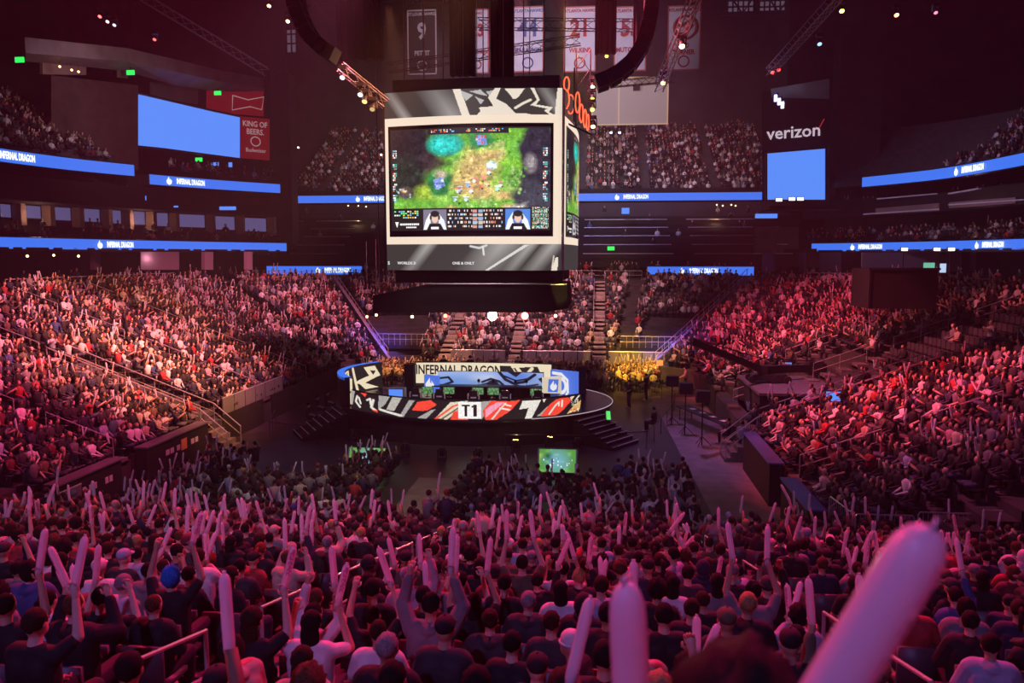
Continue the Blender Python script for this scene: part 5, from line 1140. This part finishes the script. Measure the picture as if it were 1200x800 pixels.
for i, px in enumerate((716, 726)): moving_light(at(px, 161, 100), at(px, 150, 98), (.6, .7, 1), f'bluish white light on the upper deck below the pale screen, {("left", "right")[i]} one', 0, es=14)
def line_array(pts, wd, Y, label):
    o = empty('speaker_array', label=label, cat='speaker'); P = [at(x, y, Y) for x, y in pts]
    for a, b_ in zip(P, P[1:]):
        d = (b_-a).normalized(); x = Vector((1, 0, 0)); n = 1; q = MB(); q.bar(a+d*.02, b_-d*.03, wd, .62); q.build('cabinet', M_blackp, o)
        q = MB(); c = (a+b_)/2; q.bar(a+d*.06+Vector((0, -.0, 0)), b_-d*.06, wd*.5, .66); q.build('grille', M_black, o)
    q = MB(); q.box(P[0]+Vector((0, 0, .2)), (1, .5, .12)); q.tube([P[0]+Vector((0, 0, .2)), P[0]+Vector((0, 0, 12))], .03, 4); q.build('rigging_frame', M_blackp, o); return o
line_array([(345, -18), (346, -3), (349, 10), (353, 22), (358, 33), (365, 44), (374, 53), (384, 61), (394, 66)], 1.0, 36, 'curved black hanging speaker array at the upper left')
line_array([(764, -22), (764, -5), (763, 12), (760, 29), (756, 46), (749, 61), (739, 75), (726, 86), (712, 94), (698, 99)], 1.35, 38, 'curved black hanging speaker array at the upper right')
for px0, px1, yb, Y, lab in ((527, 557, 88, 50, 'dark hanging drape left of the centre banners'), (575, 602, 106, 50, 'dark hanging drape between the second and third banners'), (395, 448, 70, 44, 'dark bundle of hanging cables and drape left of the scoreboard top'), (697, 722, 62, 52, 'dark hanging drape right of the fourth banner'), (742, 760, 60, 47, 'dark hanging drape beside the right speaker array')):
    a, c = at(px0, yb, Y), at(px1, yb, Y); b = MB(); n = 12; pts = [(a.x+(c.x-a.x)*i/n, a.y+.25*math.sin(i*1.9)) for i in range(n+1)]
    b.prism(pts+[(x, y+.5) for x, y in pts[::-1]], a.z, 44); b.build('hanging_drape', M_black, None, label=lab, cat='drape')
# banners
def banner(px0, px1, y0_, y1_, Y, bg, ink, top, num, name, label, edge=(.5, .12, .1)):
    a, c = at(px0, y0_, Y), at(px1, y1_, Y); W, Hh = c.x-a.x, a.z-c.z; cx, cz = (a.x+c.x)/2, (a.z+c.z)/2
    o = empty('hanging_banner', (cx, Y, cz), label=label, cat='banner'); b = MB(); b.box((0, 0, 0), (W, .04, Hh)); b.build('cloth', mat('banner_bg_%.2f' % bg[0], bg, .8, noise=.15, nscale=1), o)
    E_ = mat('banner_edge_%.2f' % edge[0], edge, .8); b = MB()
    for s_ in (-1, 1): b.box((s_*(W/2-.06), -.03, 0), (.12, .03, Hh)); b.box((0, -.03, s_*(Hh/2-.06)), (W, .03, .12))
    b.build('border', E_, o); I = mat('banner_ink_%.2f_%.2f' % (ink[0], ink[2]), ink, .8)
    def T(s_, z, sz, sx=1, m=I):
        t = text(s_, sz, m, Matrix(), parent=None, bold=.035, sx=1); t.parent = o; t.matrix_parent_inverse = Matrix(); t.matrix_world = Matrix(); t.location = (0, -.06, z); t.rotation_euler = (PI/2, 0, 0); t.scale = (sx, 1, 1)
    T(top, Hh*.43, W*.13, .9); T(num, Hh*.16, W*.72, .85); T(name, -Hh*.17, W*.2, .85)
    b = MB(); b.tube([(math.cos(t*PI/8)*W*.16, -.05, -Hh*.36+math.sin(t*PI/8)*W*.16) for t in range(17)], .07, 4, cap=False); b.build('round_crest', I, o)
    b = MB(); b.tube([(-W/2, 0, Hh/2+.05), (W/2, 0, Hh/2+.05)], .05, 5); b.tube([(0, 0, Hh/2), (0, 0, Hh/2+8)], .03, 4); b.build('hanging_bar', M_blackp, o); return o
WB = (.62, .58, .66); RI = (.42, .05, .05); NI = (.12, .12, .3)
banner(477, 512, 12, 87, 80, (.05, .03, .035), (.6, .55, .55), 'ST.LOUIS HAWKS', '9', 'PETTIT', 'dark banner with pale border and name, leftmost banner', (.6, .5, .5))
banner(546, 573, 11, 86, 80, WB, RI, 'HAWKS', '23', 'FERGUSON', 'white banner with maroon number partly hidden by a drape, second from left')
banner(600, 637, 8, 84, 80, WB, NI, 'ATLANTA HAWKS', '44', 'MARAVICH', 'white banner with dark blue number 44, third from left')
banner(661, 698, 8, 84, 80, WB, RI, 'ATLANTA HAWKS', '21', 'WILKINS', 'white banner with red number 21, fourth from left')
banner(720, 757, 8, 83, 80, WB, RI, 'ATLANTA HAWKS', '55', 'MUTOMBO', 'white banner behind the right speaker array, fifth from left')
banner(783, 820, 7, 82, 80, WB, RI, 'ATLANTA HAWKS', '', 'TED\nTURNER', 'white banner with red round mark and name, rightmost')
p = at(803, 32, 79.8); b = MB(); b.tube([p+Vector((math.cos(t*PI/10)*1.05, 0, math.sin(t*PI/10)*1.05)) for t in range(21)], .12, 5, cap=False); b.tube([p+Vector((-.6, 0, .1)), p+Vector((0, 0, .35)), p+Vector((.6, 0, .2)), p+Vector((.1, 0, -.3))], .16, 5); b.build('round_mark', mat('banner_ink_0.42_0.05', RI), [o for o in bpy.data.objects if o.name.startswith('hanging_banner')][-1]); bpy.data.objects['round_mark'].matrix_parent_inverse = bpy.data.objects['round_mark'].parent.matrix_world.inverted() if False else Matrix.Translation(-bpy.data.objects['round_mark'].parent.location)
# pale hanging projection screen
a, c = at(694, 92, 88), at(782, 145, 88); o = empty('projection_screen', label='pale hanging projection screen right of the scoreboard', cat='screen')
M_ps = mat('projection_cloth', (.5, .42, .42), .8, emit=(.5, .36, .34), es=.32)  # glow stands in for light projected on the cloth
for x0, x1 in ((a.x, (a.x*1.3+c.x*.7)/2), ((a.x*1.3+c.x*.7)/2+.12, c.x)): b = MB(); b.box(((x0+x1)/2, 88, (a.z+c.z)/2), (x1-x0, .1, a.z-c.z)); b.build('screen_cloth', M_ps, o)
b = MB(); 
for z in (a.z, c.z): b.box(((a.x+c.x)/2, 87.95, z), (c.x-a.x+.2, .12, .12))
for x in (a.x, c.x, (a.x*1.3+c.x*.7)/2+.06): b.box((x, 87.95, (a.z+c.z)/2), (.12, .12, a.z-c.z))
b.build('frame', mat('screen_edge', (.7, .5, .3), .6, emit=(.8, .55, .35), es=.4), o)
b = MB(); v = at(746, 103, 87.5); b.box(v, (.7, .5, .5)); b.build('projector_box', M_blackp, o)
# ------------------------------------------------------------------ rails
def handrail(P, label, group, h=.92, r=.022, mid=True, every=1.6, m=None, name='handrail'):
    m = m or M_steel; o = empty(name, P[0], label=label, cat='rail', group=group); o_ = Vector(P[0]); P = [Vector(p)-o_ for p in P]; U_ = Vector((0, 0, h))
    b = MB(); b.tube([P[0]]+[p+U_ for p in P]+[P[-1]], r, 6); b.build('top_rail', m, o)
    if mid: b = MB(); b.tube([p+U_*.52 for p in P], r*.8, 5); b.build('middle_rail', m, o)
    for a, c in zip(P, P[1:]):
        n = max(1, round((c-a).length/every))
        for i in range(1, n+1 if c is not P[-1] else n): q = a.lerp(c, i/n); b = MB(); b.tube([q, q+U_], r*.8, 5); b.build('post', m, o)
    return o
def tread(off): return Z0+max(0, min(NROW-1, int(off/RUN)))*RISE+.02
def slope_rail(x0, x1, y, side_, label, group):
    e = XL if side_ < 0 else XR; handrail([(e+side_*x0, y, Z0+x0/RUN*RISE), (e+side_*x1, y, Z0+x1/RUN*RISE)], label, group)
for A, sd, nm in ((L_AIS, -1, 'left'), (R_AIS, 1, 'right')):
    for ai, y in enumerate(A):
        for bi, (x0, x1) in enumerate(((.3, 3.2), (4.6, 7.4), (8.8, 11.6), (13, 15.8))):
            if proj((XL if sd < 0 else XR, y, 2))[2] < 5: continue
            q = proj(((XL if sd < 0 else XR)+sd*(x0+x1)/2, y, Z0+x0/RUN*RISE+1))
            if not (-60 < q[0] < 1260): continue
            slope_rail(x0, x1, y, sd, f'steel stair rail, {nm} stand, {nth(ai+1)} aisle away, {nth(bi+1)} rail up', f'stair rails of the {nm} stand')
# double rail of the main stair at left and right down to the floor
for nm, sd, y, z_ in (('left', -1, 38.1, 0), ('right', 1, 38.9, 0)):
    e = XL if sd < 0 else XR
    for k, dy in enumerate((-.75, .75)): handrail([(e-sd*1.2, y+dy, .15), (e+sd*.2, y+dy, Z0), (e+sd*8.2, y+dy, Z0+8.2/RUN*RISE)], f'long steel rail on the {("near", "far")[k]} side of the {nm} entrance stair', None, r=.03)
    for i in range(4): b = MB(); b.box((e-sd*(.2+i*.3), y, (1.0-i*.26)/2), (.3, 1.4, 1.0-i*.26)); build_structure('floor_stair_step', b, M_step)
# radial end walls of the corner blocks with blue light and rails
for nm, c, ang in (('left', CLf, 123), ('right', CRf, 57)):
    d = Vector((math.cos(R(ang)), math.sin(R(ang)), 0)); P = [Vector((c.x, c.y, 0))+d*(6+o_) for o_ in (-.2, 4, 9, 14, 17)]; Z_ = [Z0+max(0, o_)/RUN*RISE for o_ in (-.2, 4, 9, 14, 17)]
    b = MB(); b.strip([(p.x, p.y, 0) for p in P], [(p.x, p.y, z+.35) for p, z in zip(P, Z_)]); Q = [p+Vector((d.y, -d.x, 0))*.25*(1 if nm == 'left' else -1) for p in P]; b.strip([(p.x, p.y, 0) for p in Q], [(p.x, p.y, z+.35) for p, z in zip(Q, Z_)]); b.strip([(p.x, p.y, z+.35) for p, z in zip(P, Z_)], [(p.x, p.y, z+.35) for p, z in zip(Q, Z_)])
    build_structure('wall_block_end', b, mat('wall_pale_block', (.28, .26, .34), .7), f'pale sloping end wall of the {nm} corner block, lit blue')
    handrail([(p.x, p.y, z+.35) for p, z in zip(P, Z_)], f'long sloping steel rail on the {nm} corner block end wall', None, h=.8, every=1.1, r=.03)
    g = c+Vector((d.x, d.y))*9; add_spot((g.x+(3 if nm == 'left' else -3.5), g.y-3, 6), (g.x, g.y, 2), (.08, .12, 1), 3500, 70)
    # tunnel opening between corner block and end block
    x0, x1 = (c.x-4.6, c.x-.3) if nm == 'left' else (c.x+.5, c.x+5)
    b = MB(); b.box(((x0+x1)/2, YF+3.4, 2.35), (x1-x0, 5, .3)); b.box(((x0+x1)/2, YF+5.6, 1.2), (x1-x0, .3, 2.4)); build_structure('ceiling_tunnel', b, M_black)
    handrail([(x0, YF+.95, 2.5), (x1, YF+.95, 2.5)], f'steel rail over the dark {nm} tunnel opening', None, every=.5)
# front walls and barriers of the stands
def barrier(a, c, z, h, label, n, m=None, name='barrier'):
    a, c = Vector(a), Vector(c); o = empty(name, (a.x, a.y, z), label=label, cat='barrier'); d = (c-a)
    for i in range(n):
        b = MB(); p, q = d*((i+.04)/n), d*((i+.96)/n); b.bar((p.x, p.y, h/2), (q.x, q.y, h/2), .05, h); b.build('panel', m or mat('barrier_grey', (.35, .33, .38), .4, metal=.5), o)
    b = MB(); b.tube([(0, 0, h+.03), (d.x, d.y, h+.03)], .03, 6); b.build('top_rail', M_steel, o); return o
for nm, x, segs in (('left', XL-.02, ((25, 29.6), (31, 36.9), (39.3, 44.4), (45.6, 58))), ('right', XR+.02, ((24, 29.9), (31.2, 37.5), (50, 58)))):
    for i, (a, c) in enumerate(segs): b = MB(); b.box((x, (a+c)/2, .75), (.12, c-a, 1.5)); build_structure('wall_stand_front', b, M_black)
barrier((XL-.02, 39.4), (XL-.02, 47.5), 1.5, .85, 'row of grey metal barrier panels on the front of the left stand', 6)
b = MB(); P = resample(0)[12:25]; 
for nm, x0, x1 in (('left', -11.8, -7.3), ('middle', -5.9, -.4), ('right', .9, 5.4)): barrier((x0, YF-.05), (x1, YF-.05), 1.3, .95, f'grey barrier before the {nm} block of the far end seats', 5)
b = MB(); b.box((-4, YF+.1, .65), (17.6, .12, 1.3)); build_structure('wall_far_front', b, M_black)
# desks with pale paper name plates on the near fronts
M_plate = mat('plate_pale', (.7, .6, .65), .6)
def front_desk(x, y0_, y1_, sd, m, label, plates=True, orange=False):
    o = empty('front_desk', (x, y0_, 0), label=label, cat='desk'); L = y1_-y0_; b = MB(); b.box((0, L/2, .85), (.5, L, 1.7)); b.build('body', M_black, o)
    b = MB(); b.box((0, L/2, 1.73), (.62, L, .06)); b.build('top', m, o)
    if plates:
        for i in range(3):
            b = MB(); b.box((-sd*.27, L*(.3+.17*i)+(.35 if i == 2 else 0), 1.15), (.02, L*.05, .24)); b.build('name_plate', M_plate, o)
            b = MB(); b.box((-sd*.27, L*(.3+.17*i)+L*.07+(.35 if i == 2 else 0), 1.15), (.02, L*.05, .24)); b.build('name_plate', M_plate, o)
    if orange: b = MB(); b.box((-sd*.28, L*.56, 1.2), (.02, L*.09, .5)); b.build('orange_poster', mat('poster_orange', (.8, .3, .12), .6), o)
    return o
front_desk(XL+.35, 31.2, 36.6, -1, mat('desk_top_grey', (.15, .12, .16), .4), 'black front desk with small plates and an orange poster at the left stand', True, True)
front_desk(XL+.35, 25.6, 29.4, -1, mat('desk_top_grey', (.15, .12, .16), .4), 'black front desk at the lower left edge beside the crowd')
M_dtb = mat('desk_top_blue', (.08, .12, .4), .35)
front_desk(XR-.35, 31.4, 37, 1, M_dtb, 'long black desk with a bluish top along the right stand front', False); front_desk(XR-.35, 25.6, 29.4, 1, M_dtb, 'shorter black desk with a bluish top, nearer right', False)
barrier((XL+.8, 24.8), (XL+.8, 26.6), 0.4, 1.1, 'grey barrier panels beside the lower left desk', 2)
# bright screens at the stair mouths
for px, py, Y, w_, h_, lab in ((120, 457, 40.5, .75, .55, 'small bright blue screen at the left stair mouth'), (404, 381, 74, 2.0, .65, 'blue white screen strip over the far left stair'), (823, 384, 70, 1.7, .75, 'blue white screen strip over the far right stair'), (250, 418, 50, .9, .4, 'small blue screen inside the left stand'), (925, 432, 52, .55, .8, 'small blue screen by the steps behind the camera platform'), (982, 470, 38.5, 1.1, .9, 'bluish lit panel beside the right entrance stair')):
    p = at(px, py, Y); o = empty('small_screen', p, label=lab, cat='screen'); b = MB(); b.box((0, 0, 0), (w_, .05, h_)); b.build('screen_face', M_bluelt if py != 381 and py != 384 else glow('led_pale', (.35, .5, .95), 1), o); b = MB(); b.box((0, .06, 0), (w_+.1, .08, h_+.1)); b.box((0, .1, -h_/2-.3), (.1, .08, .6)); b.build('casing', M_blackp, o)
# rails along the concourse
def lane(L, g, y0_, y1_):
    return [p for p in smooth_line(L, 6) if y0_ <= p.y <= y1_]
for i, (y0_, y1_) in enumerate(((46, 51.5), (52.2, 57), (57.6, 66))):
    handrail([(XL-17.1+max(0, y-YF+6)*.0, y, ZC) for y in (y0_, y1_)], f'concourse rail at the top of the left stand, {nth(i+1)} from the left', 'rails along the top of the stands', every=1.3, r=.03)
for i, (a, c) in enumerate((((24.5, 40), (24.5, 45)), ((24.5, 52.5), (24.5, 57)), ((21.5, 69), (18.5, 73)), ((-30, 72), (-25, 77)), ((-3, 80.5), (4.4, 80.5)))):
    handrail([(a[0], a[1], ZC), (c[0], c[1], ZC)], f'concourse rail topping the right or far stand, {nth(i+1)} going round', 'rails along the top of the stands', every=1.3, r=.03)
for i, (ax, zb) in enumerate(((-12.4, 0), (-6.6, 0), (.2, 0))):
    b = MB()
    for k in range(NROW): b.box((ax, YF+k*RUN+.3, Z0+k*RISE-.0), (1.1, .6, .3))
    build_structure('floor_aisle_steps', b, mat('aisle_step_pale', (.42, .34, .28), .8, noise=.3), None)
    if i != 1: handrail([(ax-.5, YF+5.2, Z0+5.2/RUN*RISE), (ax-.5, YF+15, Z0+15/RUN*RISE)], f'stair rail rising through the far end seats, {("left", "", "right")[i]} aisle', None, every=1.2, r=.03)
for A, sd in ((L_AIS, -1), (R_AIS, 1)):
    for y in A:
        b = MB(); e = XL if sd < 0 else XR
        for k in range(NROW): b.box((e+sd*(k*RUN+.3), y, Z0+k*RISE), (.6, 1.0, .3))
        build_structure('floor_aisle_steps', b, M_step)
# near barricades
def barricade(a, c, z, label, group=None, h=1.0):
    a, c = Vector(a), Vector(c); o = empty('barricade', (a.x, a.y, z), label=label, cat='barricade', group=group); d = c-a; L = d.length; U_ = Vector((0, 0, 1)); b = MB(); d3 = Vector((d.x, d.y, 0))
    b.tube([U_*.1, U_*(h-.08), d3*.03+U_*h, d3*.97+U_*h, d3+U_*(h-.08), d3+U_*.1, U_*.1], .024, 6); b.build('frame', M_steel, o)
    n = int(L/.13)
    for i in range(1, n): p = d3*(i/n); b = MB(); b.tube([p+U_*.1, p+U_*(h-.0)], .01, 4); b.build('bar', M_steel, o)
    for s_ in (.1, .9): p = d3*s_; q = Vector((-d.y, d.x, 0)).normalized()*.28; b = MB(); b.tube([p-q, p+U_*.12, p+q], .02, 5); b.build('foot', M_steel, o)
    return o
k_ = 0
for x0, x1, y in ((-7.7, -5.9, 23.9), (-17.2, -15.4, 24.3), (-15.2, -13.9, 24.3), (.9, 2.8, 23.9)):
    k_ += 1; barricade((x0, y), (x1, y), .05 if y < 24.2 else 0, f'grey crowd barricade between floor seats and nearest rows, {nth(k_)} placed', None)
for i in range(5): x = 7.6+i*1.75; barricade((x, 23.6), (x+1.65, 23.6), 1.25+i*.12, f'grey crowd barricade below the right stand, {nth(i+1)} from left', None, 1.05)
b = MB(); b.prism([(7.2, 22.9), (18, 22.9), (18, 24.3), (7.2, 24.3)], 0, 1.25); build_structure('floor_barricade_plinth', b, M_conc)
barricade((7.4, 25.5), (7.6, 23.7), 1.25, 'grey crowd barricade turning the corner beside the bluish desk')
for nm, x, js in (('left aisle', -3.7, (4, 6, 8, 10, 12, 14, 17, 20)), ('right aisle', 2.75, (5, 8, 11, 14, 17, 19, 22)), ('far left aisle', -11.2, (3, 6, 9, 12)), ('far right aisle', 9.6, (4, 7, 10, 13))):
    for i, j in enumerate(js[::-1]):
        y = 23.3-j*.85; q = proj((x, y, nearz(j)+1))
        if not (-40 < q[0] < 1240 and q[1] < 800 and y > 3.2): continue
        L = 1.3; s_ = NRISE/.85*L; handrail([(x, y-L/2, nearz(j)+s_/2), (x, y+L/2, nearz(j)-s_/2)], f'looped steel rail, {nm} of the nearest rows, {nth(i+1)} from the camera', None, r=.024, h=.95)
# barrier rope posts round the stage floor
for nm, pts in (('right', [(8*0+3.6, 44), (4.6, 48), (5.2, 53), (3.8, 57)]), ('left', [(-18.6, 44), (-17.5, 40.6), (-14.5, 39.6), (-11.5, 39.3)]), ('front', [(-4.5, 39.0), (-.5, 39.2), (2.6, 40.4), (3.6, 44)])):
    handrail([(x, y, 0) for x, y in pts], f'low black crowd railing on the arena floor, {nm} run', None, m=M_blackp, mid=False, every=2.2)
# ------------------------------------------------------------------ camera riser with jib
r = empty('camera_riser', label='dark grey platform on the right carrying the camera crane', cat='platform'); X0, X1, Y0_, Y1_ = 8.2, 14.8, 40.9, 47.2
b = MB(); b.box(((X0+X1)/2, (Y0_+Y1_)/2, 2.85), (X1-X0, Y1_-Y0_, .14)); b.build('deck', mat('riser_deck', (.12, .11, .13), .5, noise=.4), r); b = MB(); b.box(((X0+X1)/2, (Y0_+Y1_)/2, 1.4), (X1-X0-.1, Y1_-Y0_-.1, 2.8)); b.build('skirt', M_black, r)
j = empty('camera_crane', label='long black camera crane on the platform at the right', cat='crane'); pv = at(893, 433, 44.6)
b = MB(); bs = Vector((pv.x, 44.6, 2.92)); b.box(bs+Vector((0, 0, .3)), (1.1, .9, .3)); b.box(bs+Vector((.9, 0, .25)), (.5, .8, .4)); b.build('dolly', M_blackp, j)
for dx in (-.6, .6, 1.3):
    for dy in (-.45, .45): b = MB(); b.tube([bs+Vector((dx, dy-.07, .2)), bs+Vector((dx, dy+.07, .2))], .2, 12); b.build('wheel', M_blackp, j)
b = MB(); b.tube([bs+Vector((0, 0, .4)), pv], [.22, .16], 8); b.box(pv, (.5, .5, .5)); b.build('column', M_blackp, j)
tip = at(810, 400, 40.5); tail = at(955, 431, 46.5)
b = MB(); b.bar(tail, pv, .3, .42); b.bar(pv, tip, .24, .34); b.tube([tail+Vector((0, 0, .4)), pv+Vector((0, 0, .62)), tip+Vector((0, 0, .2))], .03, 4); b.build('boom', M_blackp, j)
b = MB(); b.box(tail, (.8, .7, .8)); b.tube([tail+Vector((-.6, 0, 0)), tail+Vector((.6, 0, 0))], .3, 10); b.build('counterweight', M_blackp, j)
b = MB(); b.tube([tip, tip+Vector((0, 0, -.5))], .06, 6); b.box(tip+Vector((0, 0, -.6)), (.3, .5, .3)); b.tube([tip+Vector((0, -.3, -.6)), tip+Vector((0, -.5, -.6))], .09, 10); b.build('camera_head', M_blackp, j)
# control table and equipment in front of the riser
o = empty('control_table', label='dark control table with pale papers left of the crane platform', cat='table'); b = MB(); b.bar((5.2, 48.5, .8), (7.4, 42.6, .8), .9, .06); b.build('table_top', M_blackp, o)
for t_ in (.08, .92):
    for s_ in (-.35, .35): b = MB(); b.tube([(5.2+2.2*t_+s_, 48.5-5.9*t_, 0), (5.2+2.2*t_+s_, 48.5-5.9*t_, .8)], .03, 5); b.build('leg', M_blackp, o)
for i in range(4): b = MB(); b.box((5.7+i*.42, 47.2-i*1.1, .845), (.3, .4, .015), rz=.4); b.build('paper_sheet', M_white, None, label=f'pale paper sheet on the dark control table, {nth(i+1)} from the far end', cat='paper', group='papers on the control table')
for i, (x, y) in enumerate(((4.4, 46.5), (4.9, 44), (5.5, 41.5))):
    o = empty('light_stand', (x, y, 0), label=f'tall dark equipment stand on the floor right of the stage, {nth(i+1)} from the far end', cat='stand'); b = MB(); b.tube([(0, 0, 0), (0, 0, 2.8)], .04, 6); b.build('pole', M_blackp, o); b = MB(); b.box((0, 0, 2.6), (.7, .5, .6)); b.build('box', M_blackp, o)
    for k in range(3): b = MB(); b.tube([(0, 0, .5), (math.cos(k*2.1)*.5, math.sin(k*2.1)*.5, 0)], .02, 4); b.build('leg', M_blackp, o)
# black booth on the right stand, with lamps and monitors behind
a, c = at(1020, 315, 44), at(1097, 362, 44); o = empty('black_booth', label='big black draped booth standing in the right stand', cat='booth'); b = MB(); b.box(((a.x+c.x)/2, 45.5, (a.z+c.z)/2), (c.x-a.x, 3, a.z-c.z)); b.build('drape', M_black, o); b = MB(); b.bar((a.x-.1, 44, a.z), (c.x+.1, 44, a.z), .12, .12); b.bar((a.x, 44, c.z), (a.x, 44, a.z), .1, .1); b.build('frame', M_blackp, o)
for i, (px, py, Y) in enumerate(((1060, 292, 47), (1098, 292, 46), (1115, 292, 46), (913, 234, 88), (928, 233, 88), (938, 233, 88))):
    p = at(px, py, Y); s_ = Y/47*.62; o = empty('work_light', p, label=f'bright pale work light on a stand, {("left of three at the right stand", "middle of three at the right stand", "right of three at the right stand", "left of three below the right screen", "middle of three below the right screen", "right of three below the right screen")[i]}', cat='lamp'); b = MB(); b.box((0, 0, 0), (.52*s_, .06, .26*s_)); b.build('lamp_face', glow('work_glow', (1, .95, .9), 3.5), o); b = MB(); b.box((0, .07, 0), (.62*s_, .1, .36*s_)); b.tube([(0, .1, 0), (0, .1, -2)], .03, 5); b.build('housing', M_blackp, o)
for i, (px, py) in enumerate(((1089, 313), (1105, 314))):
    p = at(px, py, 47); o = empty('monitor', p, label=('monitor with a green picture behind the black booth', 'pale monitor beside the green one behind the black booth')[i], cat='monitor'); b = MB(); b.box((0, 0, 0), (.62-.3*i, .05, .5)); b.build('screen_face', glow(('mon_green', 'mon_pale')[i], ((.15, .5, .35), (.5, .65, .9))[i], 1), o); b = MB(); b.box((0, .05, -.1), (.7-.3*i, .06, .7)); b.tube([(0, .05, -.3), (0, .05, -1.4)], .03, 4); b.build('casing', M_blackp, o)
# press position in front of the right screen
slab('floor_press_deck', 17.5, 25, 85, 89, 14.6, 14.95, M_black); o = empty('press_desk', label='small blue lit board under the press position by the right screen', cat='led board'); a = at(898, 253, 84.8); b = MB(); b.box((a.x, 84.8, a.z), (2.2, .1, .45)); b.build('led_strip', M_bluelt, o); b = MB(); b.box((a.x, 84.95, a.z), (2.3, .15, .6)); b.build('housing', M_blackp, o)
M_warm2 = glow('warm_bulb', (1, .65, .25), 5)
k_ = 0
for px, py, Y in ((840, 240, 98), (847, 241, 98), (857, 240, 98), (862, 241, 98), (408, 241, 100), (420, 241, 100), (429, 242, 100), (70, 78, 64), (84, 82, 64), (92, 84, 64), (92, 300, 55), (63, 299, 55), (32, 300, 50)):
    k_ += 1; p = at(px, py, Y); o = empty('ceiling_bulb', p, label=f'tiny warm lamp glowing in the club rooms, {nth(k_)} hung', cat='lamp', group='tiny warm lamps of the club rooms'); b = MB(); b.ball((0, 0, 0), .09, 8, 5); b.build('bulb', M_warm2, o); b = MB(); b.tube([(0, 0, .08), (0, 0, .5)], .02, 4); b.build('stem', M_blackp, o)
for p_, w_, c_ in (((-42, 52, 9.6), 25, (1, .5, .6)), ((-39, 66, 9.6), 25, (1, .5, .6)), ((-33, 79, 9.6), 50, (1, .6, .5)), ((33, 60, 9.6), 60, (.9, .5, .8)), ((30, 74, 9.6), 70, (.9, .5, .8)), ((25, 86, 9.8), 90, (1, .55, .6)), ((-46, 62, 13.2), 50, (1, .6, .4)), ((-43, 72, 13.2), 50, (1, .6, .4)), ((-56, 63, 24.5), 60, (1, .6, .3)), ((-52, 73, 25), 60, (1, .6, .3)), ((14, 98, 14), 120, (1, .6, .25)), ((-30, 98, 14), 120, (1, .65, .3)), ((33, 76, 14.4), 60, (1, .6, .4)), ((36, 66, 14.4), 60, (1, .6, .4)), ((-8, 95, 13), 60, (.6, .4, 1)), ((-5, 84, 10.5), 60, (1, .6, .8))):
    l = bpy.data.lights.new('room_fill', 'POINT'); l.energy = w_; l.color = c_; l.shadow_soft_size = .15; o = bpy.data.objects.new('room_fill', l); C.objects.link(o); o.location = p_  # added point lights without fixtures, brighten the concourse and club walls
# small lit tvs and blue desks in the left suites
for i, (px, py, Y, w_, h_) in enumerate(((167, 232, 70, .7, .4), (245, 242, 78, .8, .8), (262, 244, 78, 2.6, .35), (204, 242, 73, .8, .15), (252, 193, 82, .8, .5), (270, 193, 84, .4, .5), (733, 247, 96, .9, .7))):
    p = at(px, py, Y); o = empty('wall_screen', p, label=f'small lit blue screen in the suite levels, {nth(i+1)} one', cat='screen', group='small lit screens in the suites'); b = MB(); b.box((0, 0, 0), (w_, .05, h_)); b.build('screen_face', M_bluelt, o); b = MB(); b.box((0, .06, 0), (w_+.1, .08, h_+.1)); b.build('casing', M_blackp, o)
# orange sign near the pit
p = at(773, 425, 60.5); o = empty('orange_sign', p, label='small orange lit sign on a post right of the pit crowd', cat='sign'); b = MB(); b.box((0, 0, 0), (.5, .06, .4)); b.build('sign_face', glow('sign_orange', (1, .25, .06), 1.5), o); b = MB(); b.tube([(0, .05, 0), (0, .05, -p.z)], .03, 5); b.build('post', M_blackp, o)
# floor decal beside the stage: green light strip
p = atz(713, 487, 1.42); o = empty('green_light_strip', p, label='small green glowing strip on the right rim of the stage', cat='light'); b = MB(); b.box((0, 0, .02), (.22, 2.2, .04)); b.build('diffuser', glow('strip_green', (.1, .8, .15), 1), o); b = MB(); b.box((0, 0, .0), (.3, 2.3, .02)); b.build('base', M_blackp, o)
# haze filling the hall
hz = bpy.data.materials.new('stage_haze'); hz.use_nodes = True; nt = hz.node_tree; nt.nodes.remove(nt.nodes['Principled BSDF']); vs_ = nt.nodes.new('ShaderNodeVolumeScatter'); vs_.inputs['Density'].default_value = .00065; vs_.inputs['Anisotropy'].default_value = .1; vs_.inputs['Color'].default_value = (1, .95, 1, 1); nt.links.new(vs_.outputs[0], nt.nodes['Material Output'].inputs['Volume'])
b = MB(); b.box((-6, 50, 24.4), (140, 170, 52)); b.build('haze', hz, None, kind='stuff', label='thin stage haze hanging through the whole hall')
